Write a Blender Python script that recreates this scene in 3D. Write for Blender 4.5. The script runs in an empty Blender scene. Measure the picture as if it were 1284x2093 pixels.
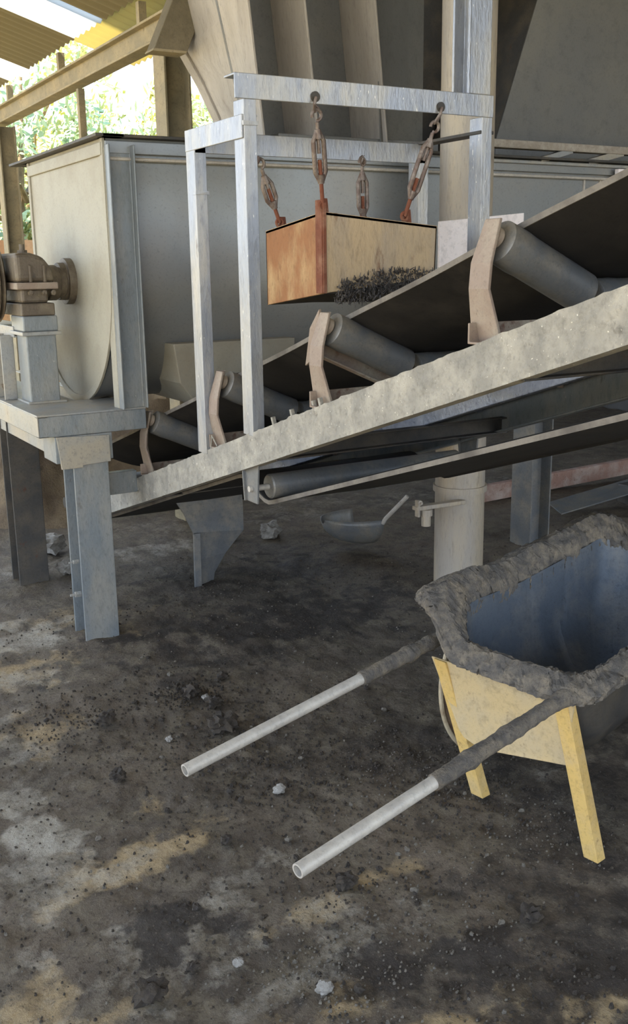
import bpy, bmesh, math, random
from mathutils import Vector, Matrix, noise

C = bpy.context.scene.collection
V = Vector
random.seed(7)

# ------------------------------------------------------------------ camera, world, sun, exposure
# world axes: X along the mixing tank, Y along the conveyor (down the slope), Z up; metres
PITCH, ROLL, YAW, FPX = math.radians(13.9), math.radians(-0.84), math.radians(30.3), 2036.0
cam_d = bpy.data.cameras.new('camera')
cam = bpy.data.objects.new('camera', cam_d)
C.objects.link(cam)
bpy.context.scene.camera = cam
fw = V((math.sin(YAW) * math.cos(PITCH), math.cos(YAW) * math.cos(PITCH), -math.sin(PITCH)))
rt0 = V((math.cos(YAW), -math.sin(YAW), 0))
up0 = rt0.cross(fw)
rt = rt0 * math.cos(ROLL) + up0 * math.sin(ROLL)
up = -rt0 * math.sin(ROLL) + up0 * math.cos(ROLL)
cam.matrix_world = Matrix(((rt.x, up.x, -fw.x, 0), (rt.y, up.y, -fw.y, 0), (rt.z, up.z, -fw.z, 1.6), (0, 0, 0, 1)))
cam_d.sensor_fit = 'VERTICAL'
cam_d.sensor_height = 24.0
cam_d.lens = FPX / 2093.0 * 24.0
cam_d.clip_start = 0.02
cam_d.clip_end = 400

world = bpy.data.worlds.new('sky')
bpy.context.scene.world = world
world.use_nodes = True
wn = world.node_tree.nodes
wl = world.node_tree.links
for n in list(wn):
    wn.remove(n)
w_out = wn.new('ShaderNodeOutputWorld')
w_bg = wn.new('ShaderNodeBackground')
w_tc = wn.new('ShaderNodeTexCoord')
w_sep = wn.new('ShaderNodeSeparateXYZ')
w_ramp = wn.new('ShaderNodeValToRGB')
w_ramp.color_ramp.elements[0].position = 0.0
w_ramp.color_ramp.elements[0].color = (0.86, 0.92, 0.97, 1)
w_ramp.color_ramp.elements[1].position = 0.75
w_ramp.color_ramp.elements[1].color = (0.40, 0.63, 1.0, 1)
wl.new(w_tc.outputs['Generated'], w_sep.inputs[0])
wl.new(w_sep.outputs['Z'], w_ramp.inputs[0])
wl.new(w_ramp.outputs[0], w_bg.inputs['Color'])
w_bg.inputs['Strength'].default_value = 1.25
wl.new(w_bg.outputs[0], w_out.inputs[0])

sun_d = bpy.data.lights.new('sun', 'SUN')
sun_d.energy = 7.0
sun_d.color = (1.0, 0.88, 0.66)
sun_d.angle = math.radians(1.0)
sun = bpy.data.objects.new('sun', sun_d)
C.objects.link(sun)
SUN_DIR = V((0.62, 0.12, -0.78)).normalized()
sun.rotation_euler = SUN_DIR.to_track_quat('-Z', 'Y').to_euler()

vs = bpy.context.scene.view_settings
vs.view_transform = 'Standard'
vs.look = 'None'
vs.exposure = 1.6
vs.gamma = 1.0
vs.use_curve_mapping = False

# ------------------------------------------------------------------ materials
def lin(r, g, b):
    f = lambda c: (c / 255 / 12.92) if c / 255 <= 0.04045 else ((c / 255 + 0.055) / 1.055) ** 2.4
    return (f(r), f(g), f(b), 1.0)

def mat(name, base, dust=None, rust=None, dust_amt=0.5, rust_amt=0.25, scale=6.0, rough=0.55, metallic=0.0,
        bump=0.25, streak=0.0, spec=0.4, fine=90.0, grime=0.5, speck=0.0):
    m = bpy.data.materials.new(name)
    m.use_nodes = True
    nt = m.node_tree
    N, L = nt.nodes, nt.links
    b = N['Principled BSDF']
    tc = N.new('ShaderNodeTexCoord')
    mp = N.new('ShaderNodeMapping')
    L.new(tc.outputs['Object'], mp.inputs[0])
    if streak:
        mp.inputs['Scale'].default_value = (1, 1, streak)
    def noise_n(s, d=6.0, r=0.6):
        n = N.new('ShaderNodeTexNoise')
        n.inputs['Scale'].default_value = s
        n.inputs['Detail'].default_value = d
        n.inputs['Roughness'].default_value = r
        L.new(mp.outputs[0], n.inputs['Vector'])
        return n
    def ramp(src, a, c):
        r = N.new('ShaderNodeMapRange')
        r.inputs['From Min'].default_value = a
        r.inputs['From Max'].default_value = c
        L.new(src, r.inputs['Value'])
        return r.outputs[0]
    def mix(fac, ca, cb):
        x = N.new('ShaderNodeMix')
        x.data_type = 'RGBA'
        L.new(fac, x.inputs['Factor'])
        if isinstance(ca, tuple):
            x.inputs['A'].default_value = ca
        else:
            L.new(ca, x.inputs['A'])
        x.inputs['B'].default_value = cb
        return x.outputs['Result']
    col = base
    n1 = noise_n(scale)
    n2 = noise_n(fine, 3.0, 0.7)
    if dust:
        col = mix(ramp(n1.outputs[0], 0.62 - 0.5 * dust_amt, 0.78 - 0.3 * dust_amt), col, dust)
    if rust:
        n3 = noise_n(scale * 1.7 + 1.3, 8.0, 0.7)
        col = mix(ramp(n3.outputs[0], 0.72 - 0.4 * rust_amt, 0.80 - 0.3 * rust_amt), col, rust)
    dark = tuple(0.5 * c for c in base[:3]) + (1,)
    n4 = noise_n(scale * 3.1 + 7.0, 10.0, 0.75)
    gr = N.new('ShaderNodeMath')
    gr.operation = 'MULTIPLY'
    gr.inputs[1].default_value = grime
    L.new(ramp(n4.outputs[0], 0.5, 0.72), gr.inputs[0])
    col = mix(gr.outputs[0], col, dark)
    if speck:
        n5 = noise_n(fine * 1.9, 2.0, 0.5)
        col = mix(ramp(n5.outputs[0], 0.73 - 0.04 * speck, 0.80 - 0.04 * speck), col, tuple(min(1.0, 1.7 * c) for c in (dust or base)[:3]) + (1,))
    r2 = ramp(n2.outputs[0], 0.55, 0.8)
    mulf = N.new('ShaderNodeMath')
    mulf.operation = 'MULTIPLY'
    mulf.inputs[1].default_value = 0.6
    L.new(r2, mulf.inputs[0])
    col = mix(mulf.outputs[0], col, dark)
    L.new(col, b.inputs['Base Color'])
    rr = N.new('ShaderNodeMapRange')
    rr.inputs['To Min'].default_value = max(0.05, rough - 0.15)
    rr.inputs['To Max'].default_value = min(1.0, rough + 0.2)
    L.new(n1.outputs[0], rr.inputs['Value'])
    L.new(rr.outputs[0], b.inputs['Roughness'])
    b.inputs['Metallic'].default_value = metallic
    b.inputs['Specular IOR Level'].default_value = spec
    if bump:
        bp = N.new('ShaderNodeBump')
        bp.inputs['Strength'].default_value = bump
        bp.inputs['Distance'].default_value = 0.004
        L.new(n2.outputs[0], bp.inputs['Height'])
        L.new(bp.outputs[0], b.inputs['Normal'])
    return m

M = {}
M['steel'] = mat('painted_grey_steel', lin(150, 152, 152), lin(168, 160, 145), lin(120, 100, 82), 0.45, 0.2, 5, 0.42, 0.25)
M['tank'] = mat('smooth_grey_tank_steel', lin(142, 146, 148), lin(146, 144, 140), None, 0.4, 0, 1.6, 0.36, 0.35, 0.06, grime=0.2)
M['endplate'] = mat('dusty_warm_lit_tank_steel', lin(160, 156, 142), lin(140, 132, 116), lin(118, 106, 92), 0.4, 0.15, 1.6, 0.6, 0.0, 0.1, grime=0.25)  # beige puts the warm light from the left into the tank colour
M['frame'] = mat('zinc_grey_angle_iron', lin(150, 154, 162), lin(184, 180, 172), lin(118, 106, 96), 0.35, 0.2, 9, 0.34, 0.35, 0.4, 0.25, grime=0.55, speck=0.8)
M['beam'] = mat('cement_crusted_beam', lin(138, 135, 128), lin(170, 165, 154), lin(106, 101, 94), 0.42, 0.3, 9, 0.85, 0, 1.0, 0, 0.25, 60, grime=0.6, speck=1.0)
M['leg'] = mat('grey_blue_leg_steel', lin(126, 132, 136), lin(150, 148, 142), lin(100, 94, 90), 0.35, 0.22, 7, 0.42, 0.25, 0.3, 0.4, grime=0.5, speck=0.4)
M['darksteel'] = mat('dark_dirty_shade_steel', lin(70, 68, 66), lin(95, 88, 78), lin(90, 60, 45), 0.4, 0.25, 8, 0.6, 0.2)  # dirty steel; on the large hopper it carries painted shade
M['roller'] = mat('idler_roller_steel', lin(112, 114, 116), lin(140, 134, 124), lin(98, 92, 86), 0.4, 0.2, 9, 0.45, 0.3, 0.2)
M['bracket'] = mat('brown_stained_bracket', lin(140, 124, 112), lin(165, 155, 140), lin(112, 78, 64), 0.35, 0.35, 9, 0.6, 0.1)
M['belt'] = mat('black_conveyor_rubber', lin(38, 36, 35), lin(52, 49, 46), None, 0.3, 0, 5, 0.7, 0, 0.1, 0, 0.3)
M['belt_edge'] = mat('worn_belt_edge', lin(120, 114, 106), lin(90, 85, 80), None, 0.4, 0, 9, 0.8)
M['rust'] = mat('orange_rusted_plate', lin(156, 108, 70), lin(196, 164, 120), lin(122, 74, 48), 0.3, 0.28, 9, 0.6, 0.1, 0.4, 0.4)
M['boxface'] = mat('tan_scratched_plate', lin(188, 164, 130), lin(168, 152, 132), lin(128, 96, 72), 0.35, 0.3, 9, 0.65, 0, 0.5, 0.3, grime=0.7)
M['rustdark'] = mat('brown_rust_strap', lin(120, 70, 50), lin(150, 110, 88), None, 0.3, 0, 12, 0.75)
M['hook'] = mat('brown_forged_steel', lin(108, 92, 84), lin(150, 140, 132), lin(110, 64, 46), 0.35, 0.3, 25, 0.45, 0.4)
M['hopper'] = mat('dusty_hopper_steel', lin(176, 168, 158), lin(158, 150, 140), lin(140, 130, 118), 0.4, 0.22, 5, 0.7, 0, 0.4, 0.2)
M['hopperdark'] = mat('grey_and_shaded_hopper_plate', lin(112, 112, 110), lin(122, 120, 114), None, 0.4, 0, 2, 0.55, 0.1, 0.06)  # also carries the recess shade of the ribbed hopper
M['scrap'] = mat('dark_iron_scrap', lin(70, 66, 64), lin(110, 104, 100), None, 0.4, 0, 40, 0.6, 0.3)
M['column'] = mat('weathered_pipe_column', lin(168, 160, 150), lin(190, 175, 150), lin(122, 106, 92), 0.4, 0.25, 7, 0.5, 0.1, 0.5, 0.2)
M['shed'] = mat('olive_brown_shed_steel', lin(140, 130, 106), lin(165, 150, 120), lin(105, 90, 66), 0.4, 0.25, 5, 0.7)
M['panel'] = mat('pale_worn_yellow_panel', lin(196, 172, 128), lin(184, 166, 134), lin(124, 104, 78), 0.4, 0.30, 7, 0.65, 0, 0.35, grime=0.7)
M['duct'] = mat('shade_darkened_brown_duct', lin(104, 96, 78), lin(124, 114, 94), None, 0.4, 0, 4, 0.75)  # brown darkened to put dim front light into the casing
M['yellow'] = mat('worn_yellow_paint', lin(206, 172, 104), lin(196, 168, 118), lin(120, 88, 54), 0.3, 0.22, 14, 0.6, 0, 0.25, grime=0.6)
M['crust'] = mat('mortar_crust', lin(92, 88, 84), lin(128, 118, 104), lin(58, 56, 55), 0.4, 0.3, 22, 0.9, 0, 1.0, 0, 0.2, 150, grime=0.7, speck=0.6)
M['trayin'] = mat('blue_grey_tray_lining', lin(88, 95, 104), lin(112, 112, 112), lin(50, 48, 50), 0.3, 0.25, 9, 0.5, 0.25, 0.4)
M['pipe'] = mat('pale_grey_handle_pipe', lin(182, 176, 168), lin(200, 194, 184), lin(132, 124, 116), 0.4, 0.25, 14, 0.5, 0.2, 0.2)
M['tyre'] = mat('brown_dusty_tyre', lin(78, 62, 50), lin(110, 92, 72), None, 0.4, 0, 20, 0.9)
M['rim'] = mat('pale_wheel_rim', lin(190, 176, 150), lin(150, 130, 105), None, 0.4, 0, 20, 0.6)
M['board'] = mat('pinkish_white_board', lin(252, 242, 240), lin(244, 232, 228), None, 0.3, 0, 4, 0.7, 0, 0.05)
M['gear'] = mat('greasy_brown_casting', lin(96, 86, 74), lin(120, 110, 94), lin(66, 58, 52), 0.35, 0.3, 12, 0.45, 0.2, 0.4)
M['wood'] = mat('grey_weathered_plank', lin(150, 140, 128), lin(172, 164, 152), lin(110, 98, 86), 0.4, 0.25, 16, 0.85, 0, 0.6)
M['rock'] = mat('dark_earth_clod', lin(54, 48, 43), lin(76, 67, 56), None, 0.4, 0, 30, 0.95, 0, 1.0)
M['rockpale'] = mat('pale_stone', lin(150, 146, 140), lin(120, 114, 106), None, 0.4, 0, 40, 0.9, 0, 0.8)
M['rock2'] = mat('grey_pebble', lin(96, 90, 82), lin(120, 112, 100), None, 0.4, 0, 40, 0.95, 0, 0.8)
M['brickrust'] = mat('red_brown_beam', lin(150, 118, 104), lin(176, 158, 146), lin(116, 78, 64), 0.4, 0.3, 9, 0.8)
M['wet'] = mat('wet_shiny_steel', lin(150, 156, 170), lin(176, 180, 190), lin(84, 82, 82), 0.4, 0.2, 12, 0.28, 0.4, 0.6)
M['brick'] = mat('orange_brick_wall', lin(190, 140, 96), lin(206, 164, 120), None, 0.4, 0, 3, 0.9)
M['leaf'] = mat('bright_green_leaves', lin(190, 196, 120), lin(214, 208, 140), None, 0.5, 0, 2, 0.7, 0, 0)
M['leaf2'] = mat('blue_green_leaves', lin(150, 172, 128), lin(180, 190, 140), None, 0.5, 0, 2, 0.7, 0, 0)
M['bark'] = mat('grey_bark', lin(112, 96, 78), lin(140, 124, 100), None, 0.4, 0, 8, 0.9)
M['mound'] = mat('brown_spoil', lin(92, 78, 62), lin(118, 102, 80), lin(62, 54, 46), 0.4, 0.3, 5, 0.95, 0, 1.0)
M['ground'] = mat('sunlit_yard_earth', lin(178, 158, 116), lin(150, 142, 102), None, 0.5, 0, 0.6, 0.95)
M['wall'] = mat('dark_shed_wall', lin(96, 94, 92), lin(80, 78, 76), None, 0.5, 0, 1.5, 0.9)

def roof_mat(name, col, trans):
    m = bpy.data.materials.new(name)
    m.use_nodes = True
    N, L = m.node_tree.nodes, m.node_tree.links
    b = N['Principled BSDF']
    n = N.new('ShaderNodeTexNoise')
    n.inputs['Scale'].default_value = 1.4
    n.inputs['Detail'].default_value = 6
    tc = N.new('ShaderNodeTexCoord')
    L.new(tc.outputs['Object'], n.inputs['Vector'])
    x = N.new('ShaderNodeMix')
    x.data_type = 'RGBA'
    x.inputs['A'].default_value = col
    x.inputs['B'].default_value = tuple(0.75 * c for c in col[:3]) + (1,)
    L.new(n.outputs[0], x.inputs['Factor'])
    L.new(x.outputs['Result'], b.inputs['Base Color'])
    b.inputs['Roughness'].default_value = 0.8
    if trans:
        t = N.new('ShaderNodeBsdfTranslucent')
        L.new(x.outputs['Result'], t.inputs['Color'])
        mx = N.new('ShaderNodeMixShader')
        mx.inputs[0].default_value = trans
        L.new(b.outputs[0], mx.inputs[1])
        L.new(t.outputs[0], mx.inputs[2])
        L.new(mx.outputs[0], N['Material Output'].inputs['Surface'])
    return m
M['roofsheet'] = roof_mat('brown_roof_sheet', lin(136, 126, 98), 0)
M['skylight'] = roof_mat('white_translucent_sheet', lin(254, 253, 248), 0.95)
M['skyyellow'] = roof_mat('yellowed_translucent_sheet', lin(232, 222, 168), 0.6)

# ------------------------------------------------------------------ mesh helpers (all verts given in world metres)
def quadstrip(bm, rings, closed=True, cap=True):
    vr = [[bm.verts.new(p) for p in r] for r in rings]
    n = len(vr[0])
    for a, b in zip(vr[:-1], vr[1:]):
        for i in range(n if closed else n - 1):
            j = (i + 1) % n
            bm.faces.new((a[i], a[j], b[j], b[i]))
    if cap and closed and n > 2:
        bm.faces.new(list(reversed(vr[0])))
        bm.faces.new(vr[-1])
    return vr

def box(bm, p, q):
    x0, y0, z0 = p
    x1, y1, z1 = q
    quadstrip(bm, [[V((x0, y0, z)), V((x1, y0, z)), V((x1, y1, z)), V((x0, y1, z))] for z in (z0, z1)])

def frame_axes(a, b, upv):
    d = (V(b) - V(a)).normalized()
    s = d.cross(V(upv)).normalized()
    u = s.cross(d).normalized()
    return d, s, u

def extr(bm, prof, a, b, upv=(0, 0, 1)):
    """closed profile (s right of travel, u up) swept straight from a to b"""
    d, s, u = frame_axes(a, b, upv)
    quadstrip(bm, [[V(p) + s * x + u * y for x, y in prof] for p in (a, b)])

def bar(bm, a, b, w, h, upv=(0, 0, 1)):
    extr(bm, [(-w / 2, -h / 2), (w / 2, -h / 2), (w / 2, h / 2), (-w / 2, h / 2)], a, b, upv)

def channel(web, flange, t):
    """web along u, flanges towards +s; the web's outer face is at s = 0"""
    return [(0, -web / 2), (flange, -web / 2), (flange, -web / 2 + t), (t, -web / 2 + t), (t, web / 2 - t), (flange, web / 2 - t), (flange, web / 2), (0, web / 2)]

def mirror(prof):
    return [(-x, y) for x, y in reversed(prof)]

def angle(a, b, t):
    return [(0, 0), (a, 0), (a, t), (t, t), (t, b), (0, b)]

def hbeam(w, d, tf, tw):
    """flanges at u = +-d/2, w wide along s"""
    x, y = w / 2, d / 2
    return [(-x, -y), (x, -y), (x, -y + tf), (tw / 2, -y + tf), (tw / 2, y - tf), (x, y - tf), (x, y), (-x, y), (-x, y - tf), (-tw / 2, y - tf), (-tw / 2, -y + tf), (-x, -y + tf)]

def circ(c, a, b, r, n, t0=0.0):
    return [V(c) + (V(a) * math.cos(t0 + 2 * math.pi * i / n) + V(b) * math.sin(t0 + 2 * math.pi * i / n)) * r for i in range(n)]

def tube(bm, pts, r, n=16, cap=True):
    pts = [V(p) for p in pts]
    rings = []
    ref = V((0.13, 0.27, 0.95))
    for i, p in enumerate(pts):
        d = (pts[min(i + 1, len(pts) - 1)] - pts[max(i - 1, 0)]).normalized()
        if abs(d.dot(ref)) > 0.95:
            ref = V((0.95, 0.2, 0.1))
        a = (ref - d * ref.dot(d)).normalized()
        ref = a
        rr = r[i] if isinstance(r, (list, tuple)) else r
        rings.append(circ(p, a, d.cross(a), rr, n))
    quadstrip(bm, rings, True, cap)

def lathe(bm, a, b, prof, n=24):
    """prof: (distance along a->b, radius)"""
    a, b = V(a), V(b)
    d = (b - a).normalized()
    x = d.orthogonal().normalized()
    y = d.cross(x)
    quadstrip(bm, [circ(a + d * t, x, y, max(r, 1e-4), n) for t, r in prof])

def hollow(bm, a, b, ro, ri, n=20):
    L_ = (V(b) - V(a)).length
    a, b = V(a), V(b)
    d = (b - a).normalized()
    x = d.orthogonal().normalized()
    y = d.cross(x)
    rings = [circ(a + d * t, x, y, r, n) for t, r in ((0.12, ri), (0, ri), (0, ro), (L_, ro), (L_, ri), (L_ - 0.05, ri))]
    quadstrip(bm, rings)

def prism(bm, poly, off):
    """polygon (3-D points) thickened by vector off"""
    o = V(off)
    quadstrip(bm, [[V(p) for p in poly], [V(p) + o for p in poly]])

def torus(bm, c, ax, R_, r, n=40, k=10):
    c, ax = V(c), V(ax).normalized()
    x = ax.orthogonal().normalized()
    y = ax.cross(x)
    rings = []
    for i in range(n):
        t = 2 * math.pi * i / n
        d = x * math.cos(t) + y * math.sin(t)
        rings.append([bm.verts.new(c + d * (R_ + r * math.cos(2 * math.pi * j / k)) + ax * r * math.sin(2 * math.pi * j / k)) for j in range(k)])
    for i in range(n):
        a, b = rings[i], rings[(i + 1) % n]
        for j in range(k):
            bm.faces.new((a[j], a[(j + 1) % k], b[(j + 1) % k], b[j]))

def bolt(bm, c, ax, r=0.012, h=0.01):
    c, ax = V(c), V(ax).normalized()
    lathe(bm, c - ax * 0.004, c + ax * h, [(0, r), (0.004 + h, r), (0.004 + h + 0.001, 0.45 * r), (0.004 + 2 * h, 0.45 * r)], 6)

def rough(bm, amp, freq, seed=0.0):
    bm.normal_update()
    for v in bm.verts:
        v.co += v.normal * amp * noise.fractal(v.co * freq + V((seed, 0, 0)), 0.9, 2.0, 4)

def new():
    return bmesh.new()

def obj(name, bm, m, parent=None, bevel=0.0, smooth=False, bev_seg=2):
    bmesh.ops.recalc_face_normals(bm, faces=bm.faces[:])
    me = bpy.data.meshes.new(name)
    base = V((0, 0, 0))
    if parent is not None:
        q = parent
        while q is not None:
            base += q.location
            q = q.parent
        loc = V((0, 0, 0))
    else:
        xs = [v.co for v in bm.verts]
        lo = V([min(c[i] for c in xs) for i in range(3)])
        hi = V([max(c[i] for c in xs) for i in range(3)])
        base = V(((lo.x + hi.x) / 2, (lo.y + hi.y) / 2, lo.z))
        loc = base
    for v in bm.verts:
        v.co -= base
    bm.to_mesh(me)
    bm.free()
    o = bpy.data.objects.new(name, me)
    C.objects.link(o)
    o.location = loc
    if parent is not None:
        o.parent = parent
    me.materials.append(m)
    if smooth:
        me.polygons.foreach_set('use_smooth', [True] * len(me.polygons))
        try:
            me.set_sharp_from_angle(angle=math.radians(40))
        except Exception:
            pass
    if bevel:
        bv = o.modifiers.new('bevel', 'BEVEL')
        bv.width = bevel
        bv.segments = bev_seg
        bv.limit_method = 'ANGLE'
        bv.angle_limit = math.radians(35)
    return o

def thing(name, label, cat, loc=(0, 0, 0), group=None):
    o = bpy.data.objects.new(name, None)
    C.objects.link(o)
    o.empty_display_size = 0.1
    o.location = loc
    o['label'] = label
    o['category'] = cat
    if group:
        o['group'] = group
    return o

def tag(o, label, cat, group=None, kind=None):
    o['label'] = label
    o['category'] = cat
    if group:
        o['group'] = group
    if kind:
        o['kind'] = kind
    return o

def struct(o):
    o['kind'] = 'structure'
    return o

def dup(root, delta, label=None):
    r = root.copy()
    C.objects.link(r)
    r.location = root.location + V(delta)
    if label:
        r['label'] = label
    for ch in list(root.children):
        c = ch.copy()
        C.objects.link(c)
        c.parent = r
        for g in list(ch.children):
            d = g.copy()
            C.objects.link(d)
            d.parent = c
    return r

def sm(t):
    t = max(0.0, min(1.0, t))
    return t * t * (3 - 2 * t)

# ------------------------------------------------------------------ floor (dirt with stains, lightness painted in at left) and yard
TAN, DARK, PALE = [], [], []      # colour patches: x, y, radius x, radius y, strength
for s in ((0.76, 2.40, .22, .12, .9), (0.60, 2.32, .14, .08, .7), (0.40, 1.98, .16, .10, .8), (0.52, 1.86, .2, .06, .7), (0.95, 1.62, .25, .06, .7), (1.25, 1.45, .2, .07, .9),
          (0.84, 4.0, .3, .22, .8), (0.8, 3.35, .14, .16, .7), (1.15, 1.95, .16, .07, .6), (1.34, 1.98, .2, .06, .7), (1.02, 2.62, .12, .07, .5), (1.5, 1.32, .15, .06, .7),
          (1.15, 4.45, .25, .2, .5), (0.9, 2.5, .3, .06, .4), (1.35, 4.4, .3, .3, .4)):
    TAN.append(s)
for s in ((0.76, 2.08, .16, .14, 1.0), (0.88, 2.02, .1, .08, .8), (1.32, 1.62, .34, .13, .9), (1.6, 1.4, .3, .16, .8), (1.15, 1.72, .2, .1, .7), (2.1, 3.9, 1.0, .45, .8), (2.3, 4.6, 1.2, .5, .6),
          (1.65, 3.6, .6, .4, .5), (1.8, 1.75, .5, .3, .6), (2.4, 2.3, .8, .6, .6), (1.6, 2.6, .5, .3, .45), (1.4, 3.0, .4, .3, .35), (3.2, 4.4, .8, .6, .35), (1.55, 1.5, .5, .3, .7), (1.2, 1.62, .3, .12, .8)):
    DARK.append(s)  # dark patches, the broad ones under conveyor, tank and barrow
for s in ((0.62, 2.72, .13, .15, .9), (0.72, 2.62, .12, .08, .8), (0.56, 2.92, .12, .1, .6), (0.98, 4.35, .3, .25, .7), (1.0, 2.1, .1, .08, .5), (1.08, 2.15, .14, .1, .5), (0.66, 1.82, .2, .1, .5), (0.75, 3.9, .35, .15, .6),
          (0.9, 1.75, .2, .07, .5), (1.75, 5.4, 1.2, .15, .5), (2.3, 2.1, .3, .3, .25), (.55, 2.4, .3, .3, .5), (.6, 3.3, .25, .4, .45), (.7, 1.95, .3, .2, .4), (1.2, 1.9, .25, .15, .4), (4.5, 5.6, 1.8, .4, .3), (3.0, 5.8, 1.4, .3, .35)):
    PALE.append(s)  # dirt; pale and tan at left also carry painted light from the opening

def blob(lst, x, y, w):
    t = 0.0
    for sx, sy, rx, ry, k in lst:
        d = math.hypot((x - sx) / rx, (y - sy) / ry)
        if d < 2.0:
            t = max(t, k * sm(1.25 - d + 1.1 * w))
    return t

def floor_z(x, y):
    p = V((x, y, 0))
    return -0.012 + 0.008 * noise.fractal(p * 1.3, 1.0, 2.0, 4) + 0.011 * noise.fractal(p * 6 + V((3, 1, 0)), 0.8, 2.0, 5) + 0.006 * max(0, noise.noise(p * 28)) ** 1.5 + 0.0035 * noise.noise(p * 60)

def build_floor():
    bm = new()
    # finer rows near the camera
    xs, ys = [], []
    x = -1.5
    while x < 8.6:
        xs.append(x)
        x += 0.014 if 0.2 < x < 2.6 else 0.05
    y = -2.0
    while y < 10.0:
        ys.append(y)
        y += 0.014 if 1.0 < y < 3.2 else (0.03 if 3.2 <= y < 5.6 else 0.08)
    colr = {}
    grid = []
    for yy in ys:
        row = []
        for xx in xs:
            v = bm.verts.new((xx, yy, floor_z(xx, yy) - 0.006))
            row.append(v)
        grid.append(row)
    for j in range(len(ys) - 1):
        for i in range(len(xs) - 1):
            bm.faces.new((grid[j][i], grid[j][i + 1], grid[j + 1][i + 1], grid[j + 1][i]))
    me = bpy.data.meshes.new('floor')
    bm.to_mesh(me)
    bm.free()
    att = me.color_attributes.new('stain', 'FLOAT_COLOR', 'POINT')  # stains, with lightness for the left side painted in
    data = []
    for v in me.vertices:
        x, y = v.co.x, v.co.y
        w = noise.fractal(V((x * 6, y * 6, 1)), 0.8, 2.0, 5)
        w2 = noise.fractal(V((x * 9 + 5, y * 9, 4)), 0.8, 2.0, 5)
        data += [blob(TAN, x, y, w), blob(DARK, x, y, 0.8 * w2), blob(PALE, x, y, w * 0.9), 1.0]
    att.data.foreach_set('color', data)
    me.polygons.foreach_set('use_smooth', [True] * len(me.polygons))
    o = bpy.data.objects.new('floor', me)
    C.objects.link(o)
    struct(o)
    m = bpy.data.materials.new('stained_dirt_floor')
    m.use_nodes = True
    N, L = m.node_tree.nodes, m.node_tree.links
    b = N['Principled BSDF']
    tc = N.new('ShaderNodeTexCoord')
    at = N.new('ShaderNodeAttribute')
    at.attribute_name = 'stain'
    sp = N.new('ShaderNodeSeparateColor')
    L.new(at.outputs['Color'], sp.inputs[0])
    def nz(s, d=8.0, r=0.65):
        n = N.new('ShaderNodeTexNoise')
        n.inputs['Scale'].default_value = s
        n.inputs['Detail'].default_value = d
        n.inputs['Roughness'].default_value = r
        L.new(tc.outputs['Object'], n.inputs['Vector'])
        return n.outputs[0]
    def rng(src, a, c, lo=0.0, hi=1.0):
        r = N.new('ShaderNodeMapRange')
        r.inputs['From Min'].default_value = a
        r.inputs['From Max'].default_value = c
        r.inputs['To Min'].default_value = lo
        r.inputs['To Max'].default_value = hi
        L.new(src, r.inputs['Value'])
        return r.outputs[0]
    def mix(f, A, B):
        x = N.new('ShaderNodeMix')
        x.data_type = 'RGBA'
        L.new(f, x.inputs['Factor'])
        for k, q in (('A', A), ('B', B)):
            if isinstance(q, tuple):
                x.inputs[k].default_value = q
            else:
                L.new(q, x.inputs[k])
        return x.outputs['Result']
    def mul(a, c):
        x = N.new('ShaderNodeMath')
        x.operation = 'MULTIPLY'
        L.new(a, x.inputs[0])
        if isinstance(c, float):
            x.inputs[1].default_value = c
        else:
            L.new(c, x.inputs[1])
        return x.outputs[0]
    def add(a, c_, k):
        x = N.new('ShaderNodeMath')
        x.operation = 'MULTIPLY_ADD'
        L.new(c_, x.inputs[0])
        x.inputs[1].default_value = k
        L.new(a, x.inputs[2])
        return x.outputs[0]
    def patch(src, s1, s2, lo, hi):
        # irregular, broken edge: the floor colour map perturbed by two noises (each centred on 0.5)
        return rng(add(add(src, nz(s1), 1.1), nz(s2, 5.0, 0.7), 0.9), 1.0 + lo, 1.0 + hi)
    c = mix(rng(nz(1.7), 0.35, 0.65), lin(112, 100, 86), lin(80, 72, 63))
    c = mix(rng(nz(7.0), 0.45, 0.68), c, lin(118, 108, 92))
    c = mix(mul(rng(nz(24.0, 6.0, 0.75), 0.5, 0.68), 0.7), c, lin(66, 58, 50))
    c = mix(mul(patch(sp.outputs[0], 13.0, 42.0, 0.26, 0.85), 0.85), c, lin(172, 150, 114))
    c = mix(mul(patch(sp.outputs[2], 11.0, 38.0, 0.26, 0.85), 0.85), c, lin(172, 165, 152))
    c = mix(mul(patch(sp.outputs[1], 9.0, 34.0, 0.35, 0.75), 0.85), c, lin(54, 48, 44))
    c = mix(mul(rng(nz(60.0, 5.0, 0.75), 0.54, 0.66), 0.6), c, lin(50, 45, 40))
    c = mix(mul(rng(nz(110.0, 4.0, 0.7), 0.60, 0.74), 0.55), c, lin(160, 150, 132))
    L.new(c, b.inputs['Base Color'])
    L.new(rng(nz(5.0), 0.3, 0.7, 0.62, 0.95), b.inputs['Roughness'])
    b.inputs['Specular IOR Level'].default_value = 0.35
    bp = N.new('ShaderNodeBump')
    bp.inputs['Strength'].default_value = 0.8
    bp.inputs['Distance'].default_value = 0.01
    L.new(nz(55.0, 6.0, 0.7), bp.inputs['Height'])
    L.new(bp.outputs[0], b.inputs['Normal'])
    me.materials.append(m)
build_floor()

bm = new()
quadstrip(bm, [[V((-60, -60, z)), V((80, -60, z)), V((80, 90, z)), V((-60, 90, z))] for z in (-0.4, -0.06)])
struct(obj('ground', bm, M['ground']))

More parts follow.
